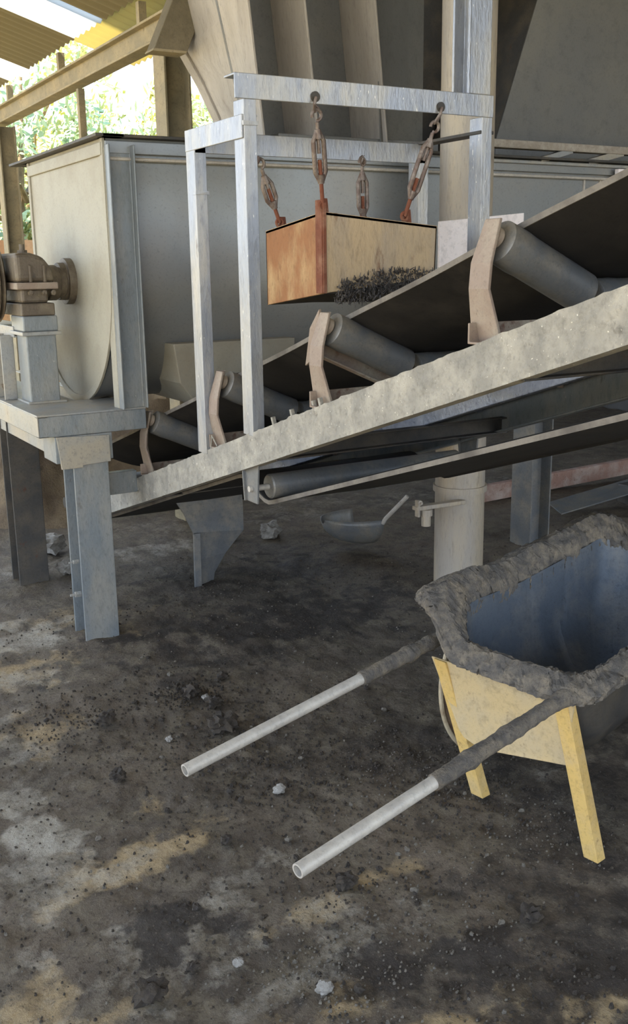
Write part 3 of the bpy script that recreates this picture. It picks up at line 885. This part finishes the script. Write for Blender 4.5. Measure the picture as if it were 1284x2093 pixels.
quadstrip(bm, [[V((x, y, z)) for x, z in prof] for y in (3.066, 3.525)]); obj('side_beam', bm, M['frame'], t, 0.002)
bm = new(); prof = [(2.595, 2.066), (2.595, 2.078), (2.53, 2.078), (2.53, 2.066)]
quadstrip(bm, [[V((x, y, z)) for x, z in prof] for y in (3.066, 3.525)]); obj('side_beam', bm, M['darksteel'], t, 0.002)
for (x, y, z) in ((1.548, 3.06, 2.05), (1.545, 3.45, 1.86)):
    bm = new(); box(bm, (x - .004, y - .004, z - .006), (x + AF + .004, y + .03, z + .006)); rough(bm, .003, 60); obj('weld_bead', bm, M['frame'], t)

# ------------------------------------------------------------------ rusty box hung on turnbuckles
t = thing('magnet_box', 'rusty orange and tan steel box hanging over the belt on turnbuckles', 'hanging box', (2.1, 3.3, 1.5))
bx0, bx1, by0, by1 = 1.865, 2.355, 3.10, 3.53
tl = 0.118
def bp_(x, y, top):
    return V((x + (0.008 if top and x > 2 else 0), y, (1.782 if top else 1.503) - tl * (y - by0) + (-.05 if top else .052) * (x - bx0) / (bx1 - bx0) * 0.9))
faces = {'front': [(bx0, by0), (bx1, by0)], 'left': [(bx0, by1), (bx0, by0)], 'back': [(bx1, by1), (bx0, by1)], 'right': [(bx1, by0), (bx1, by1)]}
nrm = {'front': (0, .008, 0), 'left': (.008, 0, 0), 'back': (0, -.008, 0), 'right': (-.008, 0, 0)}
for k, ((xa, ya), (xb, yb)) in faces.items():
    bm = new(); prism(bm, [bp_(xa, ya, 0), bp_(xb, yb, 0), bp_(xb, yb, 1), bp_(xa, ya, 1)], nrm[k])
    obj(k + '_plate', bm, M['boxface'] if k == 'front' else M['rust'], t, 0.002)
bm = new(); prism(bm, [bp_(bx0, by0, 1), bp_(bx1, by0, 1), bp_(bx1, by1, 1), bp_(bx0, by1, 1)], (0, 0, -.01)); obj('top_plate', bm, M['boxface'], t)
bm = new()
quadstrip(bm, [[bp_(bx0 + .01, y, 0) + V((0, 0, -.002)), bp_(bx0 + .2, y, 0) + V((0, 0, -.016)), bp_(bx1 - .01, y, 0) + V((0, 0, -.05)), bp_(bx1 - .01, y, 0) + V((0, 0, .0)), bp_(bx0 + .01, y, 0) + V((0, 0, .006))] for y in (by0 + .01, (by0 + by1) / 2, by1 - .01)])
obj('bottom_plate', bm, M['darksteel'], t, 0.002)
bm = new(); bar(bm, bp_(bx0, by0, 0) + V((-.003, .022, 0)), bp_(bx0, by0, 1) + V((-.003, .022, .04)), 0.044, 0.006, (1, 0, 0)); bar(bm, bp_(bx0, by0, 0) + V((.004, -.003, 0)), bp_(bx0, by0, 1) + V((.004, -.003, .03)), 0.014, 0.006, (0, 1, 0)); obj('corner_strap', bm, M['rustdark'], t, 0.002)
# iron scraps bristling under the front plate
bm = new()
rnd = random.Random(5)
for k in range(1100):
    f = rnd.uniform(.10, 1.0)
    p = bp_(bx0 + (bx1 - bx0) * f, by0 - .004, 0) + V((0, rnd.uniform(-.02, .02), rnd.uniform(-.05, .05 * math.sin(f * 3.0) ** .6 + .0)))
    d = V((rnd.gauss(0, .4), rnd.gauss(-.3, .3), rnd.gauss(.3, .9))).normalized() * rnd.uniform(.006, .022)
    tube(bm, [p, p + d], [.0030, .0010], 4)
o = obj('iron_scraps', bm, M['scrap'], t)
o['kind'] = 'stuff'
for k, (x, y) in enumerate(((bx0 + .02, by0 + .02), (bx1 - .12, by0 + .02), (bx0 + .05, by1 - .05), (bx1 - .08, by1 - .08))):
    c = bp_(x, y, 1)
    bm = new(); prism(bm, [c + V((-.02, 0, -.02)), c + V((.02, 0, -.02)), c + V((.012, 0, .05)), c + V((-.012, 0, .05))], (0, .008, 0)); obj('lifting_lug', bm, M['rustdark'], t, 0.002)

def turnbuckle(a, b, label, body=(0.34, 0.78)):
    a, b = V(a), V(b)
    d = (b - a)
    L_ = d.length
    d.normalize()
    sx = V((1, 0, 0)) - d * d.x
    sx.normalize()
    t = thing('turnbuckle', label, 'turnbuckle', b)
    p0, p1 = a + d * L_ * body[0], a + d * L_ * body[1]
    w = 0.020
    bm = new()
    for s_ in (-1, 1):
        tube(bm, [p0 + sx * .004 * s_, p0 + d * .03 + sx * w * s_, p1 - d * .03 + sx * w * s_, p1 + sx * .004 * s_], [.009, .0085, .0085, .009], 10)
    lathe(bm, p0 - d * .008, p0 + d * .022, [(0, .011), (.03, .015)], 14)
    lathe(bm, p1 - d * .022, p1 + d * .008, [(0, .015), (.03, .011)], 14)
    obj('body', bm, M['hook'], t, 0, True)
    bm = new()
    tube(bm, [p0 + d * .07, p0 - d * .03], .007, 10)
    lp = p0 - d * .03
    pts = []
    hl = max(0.03, (lp - a).length)
    yy = V((0, 1, 0))
    for k in range(15):
        th = -math.pi / 2 + 1.6 * math.pi * k / 14
        r = min(.018, hl * .45)
        pts.append(lp - d * (r + 0.004) + sx * r * math.cos(th) - d * r * math.sin(th))
    tube(bm, pts, .006, 8)
    obj('hook', bm, M['hook'], t, 0, True)
    bm = new()
    top = lp - d * 0.032
    tube(bm, [a + V((-.004, -.012, .002)), a + V((-.012, -.014, -.02)), top + V((-.008, 0, 0)), top + V((.002, 0, .006)), top + V((.010, .004, .012)), a + V((.006, .012, -.02)), a + V((.004, .012, 0))], .0055, 8)
    obj('shackle', bm, M['hook'], t, 0, True)
    bm = new()
    tube(bm, [p1 - d * .07, b], .0075, 10)
    torus(bm, b, V((0, 1, 0)), .014, .006, 18, 8)
    obj('eye_rod', bm, M['rustdark'], t, 0, True)
turnbuckle((1.812, 3.052, 2.140), (1.868, 3.105, 1.80), 'long turnbuckle at the front left, hooked in the front beam above the rusty corner', (.30, .76))
turnbuckle((2.335, 3.052, 2.140), (2.222, 3.112, 1.77), 'slanting turnbuckle at the front right, leaning down to the left', (.30, .82))
turnbuckle((2.257, 3.45, 2.000), (2.262, 3.45, 1.775), 'short turnbuckle hanging from the rear beam behind the box', (.25, .92))
turnbuckle((1.80, 3.455, 1.99), (1.895, 3.47, 1.76), 'rusty turnbuckle half hidden behind the front-left frame post', (.3, .75))

# ------------------------------------------------------------------ columns behind the conveyor
t = thing('pipe_column', 'round weathered pipe column rising behind the conveyor to the top of the photo', 'column', (3.045, 3.78, 0))
bm = new()
rings = [circ((3.045, 3.78, z), (1, 0, 0), (0, 1, 0), 0.122, 40) for z in (-0.05, .5, 1, 1.5, 2, 2.5, 3, 4.6)]
quadstrip(bm, rings); obj('shaft', bm, M['column'], t, 0, True)
bm = new(); lathe(bm, (3.045, 3.78, .515), (3.045, 3.78, .545), [(0, .122), (0, .132), (.03, .132), (.03, .122)], 40); obj('joint_ring', bm, M['column'], t, 0, True)
bm = new(); bar(bm, (2.69, 3.67, .49), (2.98, 3.67, .485), .04, .02); bar(bm, (2.70, 3.66, .45), (2.70, 3.66, .53), .03, .012, (1, 0, 0)); obj('clamp_bar', bm, M['column'], t, .003)
bm = new(); lathe(bm, (2.75, 3.66, .40), (2.75, 3.66, .48), [(0, .022), (.05, .022), (.05, .03), (.08, .03)], 14); bolt(bm, (2.70, 3.65, .52), (0, -1, 0), .013, .012); obj('clamp_bolt', bm, M['column'], t)
t = thing('angle_column', 'square steel column standing on the right end of the front beam', 'column', (2.54, 3.11, 2.2))
t2 = thing('steel_column', 'H-beam steel column with pale edges standing behind the round pipe column', 'column', (3.97, 4.25, 0))
bm = new(); extr(bm, hbeam(0.17, 0.15, 0.009, 0.009), (3.97, 4.27, -0.05), (3.97, 4.27, 1.15), (1, 0, 0)); obj('shaft', bm, M['roller'], t2, 0.002)
bm = new(); extr(bm, hbeam(0.104, 0.10, 0.012, 0.012), (2.515, 3.107, 2.20), (2.515, 3.107, 4.6), (0, -1, 0)); obj('shaft', bm, M['frame'], t, 0.003)
bm = new(); tube(bm, [(2.463 + .002 * math.sin(k * 2.3), 3.056, 2.2 + .03 * k) for k in range(70)], [.004 + .0025 * (k * 7 % 3) / 2 for k in range(70)], 6); obj('weld_seam', bm, M['frame'], t, 0, True)

# white board leaning on the tank wall
bm = new(); prism(bm, [(2.79, 3.64, 1.42), (3.275, 3.64, 1.42), (3.275, 3.64, 1.822), (2.79, 3.64, 1.780)], (0, .016, 0))
tag(obj('white_board', bm, M['board'], None, 0.002), 'blank pinkish-white board fixed to the round column behind the right frame post', 'board')

bm = new(); box(bm, (4.315, 4.055, 1.3), (4.42, 4.085, 2.085)); tag(obj('white_strip', bm, M['board'], None, .003), 'narrow white strip standing against the tank at the right edge of the photo', 'board')

# ------------------------------------------------------------------ hoppers above the tank
t = thing('batch_hopper', 'dusty beige ribbed hopper over the left half of the tank', 'hopper', (2.5, 4.7, 2.12))
# ribbed front wall: fins stand out from a recessed wall painted darker for shade
YW, YFN = 4.74, 4.42
ZB, ZT = 2.20, 3.55
def lean(x, z):
    return x - 0.11 * (z - 2.5)
bm = new(); prism(bm, [(2.42, YW, ZB), (3.05, YW, ZB), (3.05, YW, ZT), (2.11, YW, ZT)], (0, .02, 0)); obj('front_wall', bm, M['hopperdark'], t)
for x in (2.302, 2.602, 3.006):
    xb, xt = (2.42, 2.11) if x < 2.4 else (lean(x, ZB), lean(x, ZT))
    bm = new(); prism(bm, [(lean(x, ZB), YFN, ZB), (xb, YW, ZB), (xt, YW, ZT), (lean(x, ZT), YFN, ZT)], (.012, 0, 0)); obj('fin', bm, M['hopper'], t, 0.003)
bm = new(); prism(bm, [(3.02, YFN + .02, 2.2), (3.45, YFN + .25, 2.2), (3.45, YFN + .25, 3.55), (2.96, YFN + .02, 3.55)], (0, .01, 0)); obj('front_wall', bm, M['hopperdark'], t)
# sloping left side plate and its flange
fr = [(2.42, 2.22), (2.394, 2.334), (2.355, 2.523), (2.298, 2.761), (2.11, 3.55)]
re = [(2.50, 2.30), (2.486, 2.384), (2.40, 2.55), (2.297, 2.71), (2.60, 3.55)]
bm = new()
quadstrip(bm, [[V((a, YW, b)), V((c, 5.2, d)), V((c + .012, 5.2, d + .004)), V((a + .012, YW, b + .004))] for (a, b), (c, d) in zip(fr, re)]); obj('side_plate', bm, M['hopper'], t, 0, True)
bm = new(); quadstrip(bm, [[V((c - .012, 5.19, d - .01)), V((c + .012, 5.19, d + .01)), V((c + .012, 5.27, d + .01)), V((c - .012, 5.27, d - .01))] for c, d in re]); obj('edge_flange', bm, M['hopper'], t, .003)
bm = new(); box(bm, (2.44, 4.46, 2.115), (3.40, 5.16, 2.22)); obj('outlet_collar', bm, M['hopperdark'], t, .004)

t = thing('large_hopper', 'plain grey hopper with slanting edge over the right end of the tank', 'hopper', (4.5, 4.7, 2.12))
pl_ = [V((3.90, 4.60, 2.24)), V((5.6, 4.60, 2.24)), V((6.2, 4.50, 3.9)), V((4.42, 4.50, 3.9))]
bm = new(); quadstrip(bm, [pl_, [p + V((0, .012, 0)) for p in pl_]]); obj('front_plate', bm, M['hopperdark'], t)
pl_ = [V((3.90, 4.605, 2.24)), V((3.90, 5.2, 2.24)), V((4.42, 5.3, 3.9)), V((4.42, 4.505, 3.9))]
bm = new(); quadstrip(bm, [pl_, [p + V((.012, 0, 0)) for p in pl_]]); obj('side_plate', bm, M['darksteel'], t)  # shadow on this side put into a darker steel
pl_ = [V((3.20, 5.25, 2.12)), V((5.6, 5.25, 2.12)), V((5.6, 5.25, 4.5)), V((3.20, 5.25, 4.5))]
bm = new(); quadstrip(bm, [pl_, [p + V((0, .012, 0)) for p in pl_]]); obj('back_plate', bm, M['darksteel'], t)  # dark panel put in for the shaded gap beside the hopper
bm = new(); box(bm, (3.88, 4.56, 2.12), (5.6, 5.25, 2.24)); obj('outlet_collar', bm, M['hopperdark'], t, .004)

t = thing('square_duct', 'sloping square duct with shade-darkened brown casing at the top left, ending above the thick column', 'duct', (2.16, 5.15, 2.66))
def dct(p):
    return [p + V((-.091, 0, 0)), p + V((.091, 0, 0)), p + V((.091, .11, 0)), p + V((-.091, .11, 0))]
bm = new(); quadstrip(bm, [dct(V((2.161, 5.07, 2.668))), dct(V((2.395, 5.07, 3.16)))]); obj('casing', bm, M['duct'], t, .004)
bm = new(); quadstrip(bm, [[p + V((-.004, -.004, 0)) for p in dct(V((2.157, 5.07, 2.66)))], [p + V((-.004, -.004, 0)) for p in dct(V((2.163, 5.07, 2.672)))]]); obj('end_rim', bm, M['shed'], t)

# ------------------------------------------------------------------ two-wheeled mortar barrow
AX = math.radians(11)
fa, lb = V((math.cos(AX), math.sin(AX), 0)), V((-math.sin(AX), math.cos(AX), 0))
OB = V((1.80, 1.985, 0))
def bw(a, l, z):
    return OB + fa * a + lb * l + V((0, 0, z))
t = thing('mortar_barrow', 'two-wheeled mortar barrow with crusted grey tray and worn yellow legs at the right', 'barrow', (1.9, 1.98, 0))
# rim outline, counter-clockwise seen from above: (forward, left, height), inner then outer
TI = 0.137                                # the barrow is tipped back: it rises to the front
def tray_ring(a0, a1, l0, l1, z, k=12, rad=0.10):
    pts = []
    for (ca, cl, t0) in ((a1 - rad, l1 - rad, 0), (a0 + rad, l1 - rad, 90), (a0 + rad, l0 + rad, 180), (a1 - rad, l0 + rad, 270)):
        for i in range(k):
            th = math.radians(t0 + 90 * i / (k - 1))
            a, l = ca + rad * math.cos(th), cl + rad * math.sin(th)
            pts.append((a, l, z + TI * a))
    # subdivide the straight runs
    out = []
    for i, p in enumerate(pts):
        q = pts[(i + 1) % len(pts)]
        d = math.hypot(q[0] - p[0], q[1] - p[1])
        n = max(1, int(d / 0.03))
        for j in range(n):
            f = j / n
            a_, l_, z_ = (p[m] + (q[m] - p[m]) * f for m in range(3))
            out.append(bw(a_, l_, z_ + ((.095 + .05 * sm(1 - 2.5 * a_)) * sm((l_ - .15) / .14) if z > .45 else 0)))
    return out
TRAY = [(-.065, .95, -.285, .365, .495), (-.055, .93, -.27, .335, .515), (-.025, .90, -.24, .285, .535), (0.0, .88, -.22, .250, .525)]
ringsI = [(0.015, .87, -.21, .235, .50), (.04, .84, -.205, .225, .42), (.07, .78, -.20, .20, .33), (.12, .68, -.15, .15, .245), (.2, .58, -.08, .08, .205)]
def rings_of(spec, n):
    rs = [tray_ring(*s) for s in spec]
    m = min(len(r) for r in rs)
    res = []
    for r in rs:
        res.append([r[int(i * len(r) / n) % len(r)] for i in range(n)])
    return res
N_R = 150
rr = rings_of(TRAY, N_R)
inn = rings_of(ringsI, N_R)
bm = new(); quadstrip(bm, inn, True, False); bm.faces.new([v for v in list(bm.verts)[-N_R:]]); rough(bm, .004, 14); lining = obj('tray_lining', bm, M['trayin'], t, 0, True)
bm = new()
outr = rings_of([(-.055, .94, -.275, .35, .478), (-.02, .90, -.225, .26, .47), (.03, .86, -.215, .24, .40), (.055, .80, -.215, .215, .315), (.105, .7, -.165, .165, .225), (.18, .6, -.09, .09, .185)], N_R)
quadstrip(bm, outr, True, False); bm.faces.new([v for v in list(bm.verts)[-N_R:]]); obj('tray_shell', bm, M['darksteel'], t, 0, True)
bm = new(); low = [[p + V((0, 0, -.02)) for p in rr[0]]]
quadstrip(bm, low + rr + [inn[0], [p + V((0, 0, -.04)) for p in inn[0]]], True, False)
bmesh.ops.subdivide_edges(bm, edges=bm.edges[:], cuts=3, use_grid_fill=True)
rough(bm, .010, 11, 3.3); rough(bm, .005, 45, 1.1); rough(bm, .005, 120, 4.1)
obj('mortar_crust', bm, M['crust'], t, 0, True)
# rear panel and legs (yellow)
bm = new()
pn = [bw(-.01, .295, .44), bw(-.01, -.215, .455), bw(-.005, -.205, .40), bw(.02, -.205, .255), bw(.02, -.185, .25), bw(.02, .12, .185), bw(.02, .185, .20), bw(.015, .20, .22)]
prism(bm, pn, fa * .008); obj('rear_panel', bm, M['panel'], t, .002)
for l0, l1, zt in ((.255, .15, .425), (-.235, -.275, .40)):
    top_, bot = bw(-.015, l0, zt), bw(.06 if l0 > 0 else .075, l1, -.005)
    if l0 > 0:
        bot = V((1.835, 2.155, -.005)); top_ = bw(-.014, .252, .44)
    else:
        bot = V((1.880, 1.722, -.005)); top_ = bw(-.008, -.175, .44)
    d = (bot - top_)
    bm = new()
    quadstrip(bm, [[p + lb * .026 - fa * .004, p - lb * .020 - fa * .004, p - lb * .020 + fa * .034, p - lb * .014 + fa * .034, p - lb * .014 + fa * .004, p + lb * .026 + fa * .004] for p in (top_, bot)])
    obj('leg', bm, M['yellow'], t, .002)
# handles
H0, H1 = V((1.80, 2.275, .50)), V((0.854, 2.12, .38))
K0, K1 = V((1.90, 1.790, .497)), V((0.880, 1.595, .385))
for a, b in ((H0, H1), (K0, K1)):
    d = (a - b).normalized()
    bm = new(); hollow(bm, b, a + d * .55, .0165, .0125); h = obj('handle', bm, M['pipe'], t, 0, True)
    # mortar crust on the inner half
    L_ = (a - b).length
    bm = new()
    pts, rad = [], []
    for k in range(50):
        f = (.62 if a is H0 else .40) + (.37 if a is H0 else .6) * k / 49
        pts.append(b + d * L_ * f)
        rad.append(.0205 + .007 * max(0, noise.fractal(V((f * 14, 0, 2 if a is H0 else 8)), .8, 2, 3) + .15) * sm((k + 1) / 10))
    tube(bm, pts, rad, 14); rough(bm, .0025, 60, 2.2); obj('handle_crust', bm, M['crust'], h, 0, True)
# wheels and axle
cw = V((2.095, 2.365, .30))
for off in (V((0, 0, 0)), -lb * .73):
    c = cw + off
    bm = new(); torus(bm, c, lb, .272, .024, 48, 10); w = obj('wheel', bm, M['tyre'], t, 0, True)
    bm = new(); torus(bm, c, lb, .299, .008, 60, 8); obj('rim', bm, M['rim'], w, 0, True)
    bm = new()
    for k in range(10):
        th = 2 * math.pi * k / 10
        tube(bm, [c, c + (fa * math.cos(th) + V((0, 0, 1)) * math.sin(th)) * .258], .005, 6)
    lathe(bm, c - lb * .04, c + lb * .04, [(0, .028), (.08, .028)], 16)
    obj('spokes', bm, M['rim'], w)
for a_, b_ in ((0.02, -.16), (-.75, -.50)):
    bm = new(); tube(bm, [cw + lb * a_, cw + lb * b_], .014, 12); obj('axle_stub', bm, M['darksteel'], t)

# ------------------------------------------------------------------ things on the floor behind
bm = new(); extr(bm, mirror(channel(0.115, 0.05, 0.01)), (4.2, 5.22, .035), (7.0, 5.22, .10)); rough(bm, .004, 6); tag(obj('steel_channel', bm, M['brickrust'], None, .004), 'long red-brown channel lying on the floor behind the H-beam column', 'beam')
bm = new(); prism(bm, [(4.45, 4.50, .04), (5.7, 4.50, .15), (5.7, 4.80, .13), (4.58, 4.76, .045)], (0, 0, .010)); rough(bm, .004, 4); tag(obj('steel_sheet', bm, M['roller']), 'grey steel sheet propped low over the floor at the right, behind the barrow', 'sheet')
bm = new(); box(bm, (5.2, 4.58, -.03), (5.5, 4.74, .112)); tag(obj('concrete_block', bm, M['darksteel'], None, .01), 'dark block under the right end of the grey sheet', 'block')
# grey scoop lying under the belt
t = thing('metal_scoop', 'rounded grey metal scoop lying on the floor under the return belt', 'scoop', (2.98, 4.72, 0))
bm = new()
rings = []
for k in range(9):
    f = k / 8
    c = V((2.86 + .25 * f, 4.80 - .10 * f, .17 + .02 * f))
    r = .17 * math.sqrt(max(0.02, f * (2 - f)))
    rings.append([c + V((0, math.cos(math.pi + math.pi * i / 16), math.sin(math.pi + math.pi * i / 16))) * r for i in range(17)])
quadstrip(bm, rings, False, False)
o = obj('bowl', bm, M['roller'], t, 0, True)
so = o.modifiers.new('solid', 'SOLIDIFY'); so.thickness = .006
bm = new(); tube(bm, [(3.105, 4.54, .17), (3.11, 4.52, .2), (3.19, 4.42, .34)], .012, 10); obj('handle', bm, M['pipe'], t, 0, True)

def mound(name, cx, cy, rx, ry, h, m, label, cat, seed):
    bm = new()
    n = 44
    g = [[None] * (n + 1) for _ in range(n + 1)]
    for i in range(n + 1):
        for j in range(n + 1):
            u, v = -1 + 2 * i / n, -1 + 2 * j / n
            r = math.hypot(u, v)
            p = V((cx + u * rx, cy + v * ry, 0))
            z = h * sm(1.02 - r) * (1 + .35 * noise.fractal(p * 3 + V((seed, 0, 0)), .9, 2, 4)) + .03 * noise.fractal(p * 12, .9, 2, 3) * sm(1.2 - r) - .05
            g[i][j] = bm.verts.new((p.x, p.y, z))
    for i in range(n):
        for j in range(n):
            bm.faces.new((g[i][j], g[i + 1][j], g[i + 1][j + 1], g[i][j + 1]))
    o = obj(name, bm, m, None, 0, True)
    return tag(o, label, cat)
mound('spoil_mound', 3.1, 7.3, 1.5, 1.0, 1.15, M['mound'], 'brown spoil mound on the floor far behind the conveyor leg', 'mound', 1)
mound('spoil_mound', 1.75, 6.9, .6, .8, .75, M['mound'], 'steeper brown heap seen between the two platform legs', 'mound', 7)

rnd = random.Random(21)
def stone(c, r, m, seed, squash=.7, amp=.35):
    bm = new()
    bmesh.ops.create_icosphere(bm, subdivisions=3 if r > .012 else 2, radius=1.0)
    for v in bm.verts:
        d = v.co.normalized()
        k = 1 + amp * noise.fractal(d * 1.6 + V((seed * 3.1, seed, 0)), .8, 2, 4) + amp * .4 * noise.noise(d * 6 + V((seed, 0, 0)))
        v.co = V((d.x * k * r, d.y * k * r * .85, d.z * k * r * squash))
    zf = floor_z(c[0], c[1])
    for v in bm.verts:
        v.co += V((c[0], c[1], zf + r * squash * .85))
    return bm
big = [((1.36, 3.00), .050, 'rock', 'largest dark crumbly clod, under the left barrow handle'),
       ((0.92, 2.86), .026, 'rock', 'small dark clod left of the left handle end'),
       ((0.64, 1.86), .036, 'rock', 'dark round clod near the bottom left corner'),
       ((1.02, 3.26), .032, 'rock', 'brown clod on the floor right of the left edge light patch'),
       ((1.39, 3.34), .034, 'rock', 'brown upright clod standing on the floor left of the left handle middle'),
       ((1.42, 3.20), .030, 'rock', 'brown clod just above the left handle, before the larger clump'),
       ((0.76, 1.90), .016, 'rock', 'small black clod above the round clod near the bottom'),
       ((1.06, 2.34), .018, 'rock', 'flat dark clod between the two handle ends'),
       ((1.24, 1.98), .030, 'rock', 'flat dark clod right of the right handle end'),
       ((1.33, 2.52), .020, 'rockpale', 'pale chip of stone between the two handles'),
       ((0.99, 1.68), .020, 'rockpale', 'pale crumbly stone near the bottom centre'),
       ((1.42, 3.28), .014, 'rockpale', 'white pebble beside the brown upright clod'),
       ((0.86, 1.86), .013, 'rockpale', 'pale stone on the dark wet stain'),
       ((1.56, 3.42), .022, 'rock', 'dark lump behind the left handle, right of the upright clod'),
       ((1.17, 3.04), .013, 'rockpale', 'single light stone left of the left handle'),
       ((1.56, 1.62), .028, 'rock', 'dark clod in front of the right barrow leg'),
       ((1.50, 5.62), .075, 'rockpale', 'pale rubble stone on the floor between the two platform legs'),
       ((1.46, 5.18), .05, 'rockpale', 'crumbled pale stone lying beside the rear platform leg'),
       ((2.46, 5.36), .085, 'rockpale', 'pale rock on the floor just behind the bent conveyor leg'),
       ((2.75, 5.25), .06, 'rockpale', 'smaller pale rock on the floor right of the bent conveyor leg')]
for k, (c, r, m, lab) in enumerate(big):
    tag(obj('earth_clod' if m == 'rock' else 'stone', stone(c, r, M[m], k + 1.7, .75, .6 if r > .025 else .4), M[m], None, 0, True), lab, 'clod' if m == 'rock' else 'stone', 'larger lumps on the dirt floor')
protos = [obj('pebble', stone((0.9 + .05 * k, 2.9), .0095, M['rock2'], 30 + k, .7, .7), M['rock2'] if k < 1 else M['rock'], None, 0, False) for k in range(4)]
for p in protos:
    tag(p, 'small grey-brown pebble scattered on the dirt floor', 'pebble', 'pebbles scattered on the dirt floor')
rnd = random.Random(11)
for k in range(150):
    x, y = rnd.uniform(.35, 2.0), rnd.uniform(1.55, 4.0)
    if x < .33 * y + .02 or x > .95 * y:
        continue
    c = protos[k % 4].copy()
    C.objects.link(c)
    s_ = rnd.choice((.5, .6, .7, .9, 1.2))
    c.scale = (s_, s_, s_)
    c.rotation_euler = (0, 0, rnd.uniform(0, 6.28))
    c.location = (x, y, floor_z(x, y) - .003 * s_)
for k, p in enumerate(protos):
    x, y = ((0.75, 2.55), (1.2, 2.75), (1.05, 3.5), (1.5, 2.2))[k]
    p.location = (x, y, floor_z(x, y) - .003)
# crumbs nobody could count
def crumbs(count, smin, smax, clusters, share, seed, name, m, label):
    rnd = random.Random(seed)
    bm = new()
    for k in range(count):
        if rnd.random() > share:
            y = rnd.uniform(1.35, 4.6)
            x = y * rnd.uniform(.16, .98)
        else:
            cx_, cy_, r_ = rnd.choice(clusters)
            x, y = rnd.gauss(cx_, r_), rnd.gauss(cy_, r_)
        s_ = rnd.uniform(smin, smax) * (1.6 if rnd.random() < .10 else 1)
        z = floor_z(x, y) - .004 - .15 * s_
        a = rnd.uniform(0, 6.28)
        e = rnd.uniform(.6, 1)
        base_ = [bm.verts.new((x + s_ * math.cos(a + i * 1.26) * rnd.uniform(.7, 1.2), y + e * s_ * math.sin(a + i * 1.26) * rnd.uniform(.7, 1.2), z)) for i in range(5)]
        ox, oy = rnd.uniform(-.3, .3) * s_, rnd.uniform(-.3, .3) * s_
        top_ = [bm.verts.new((x + ox + .6 * s_ * math.cos(a + .4 + i * 1.26), y + oy + .6 * e * s_ * math.sin(a + .4 + i * 1.26), z + s_ * rnd.uniform(.7, 1.4))) for i in range(5)]
        for i in range(5):
            bm.faces.new((base_[i], base_[(i + 1) % 5], top_[(i + 1) % 5], top_[i]))
        bm.faces.new(top_)
    tag(obj(name, bm, m), label, 'gravel', None, 'stuff')
CL = ((1.45, 3.2, .16), (1.6, 2.75, .18), (1.75, 2.45, .16), (1.95, 1.95, .14), (.95, 3.35, .14), (1.3, 2.0, .16), (1.5, 1.45, .15), (2.0, 4.35, .3), (1.3, 2.6, .15), (1.9, 2.25, .12), (1.45, 2.45, .2), (1.38, 3.4, .07), (1.25, 2.95, .2))
crumbs(6500, .0016, .0056, CL, .6, 3, 'earth_crumbs', M['rock'], 'dark dirt crumbs strewn all over the floor')
crumbs(1500, .0015, .0045, ((1.15, 1.72, .14), (1.35, 1.75, .2), (1.75, 2.4, .14), (1.9, 1.9, .1), (1.0, 1.7, .08)), .5, 5, 'gravel_chips', M['rock2'], 'small lighter gravel chips strewn over the floor')
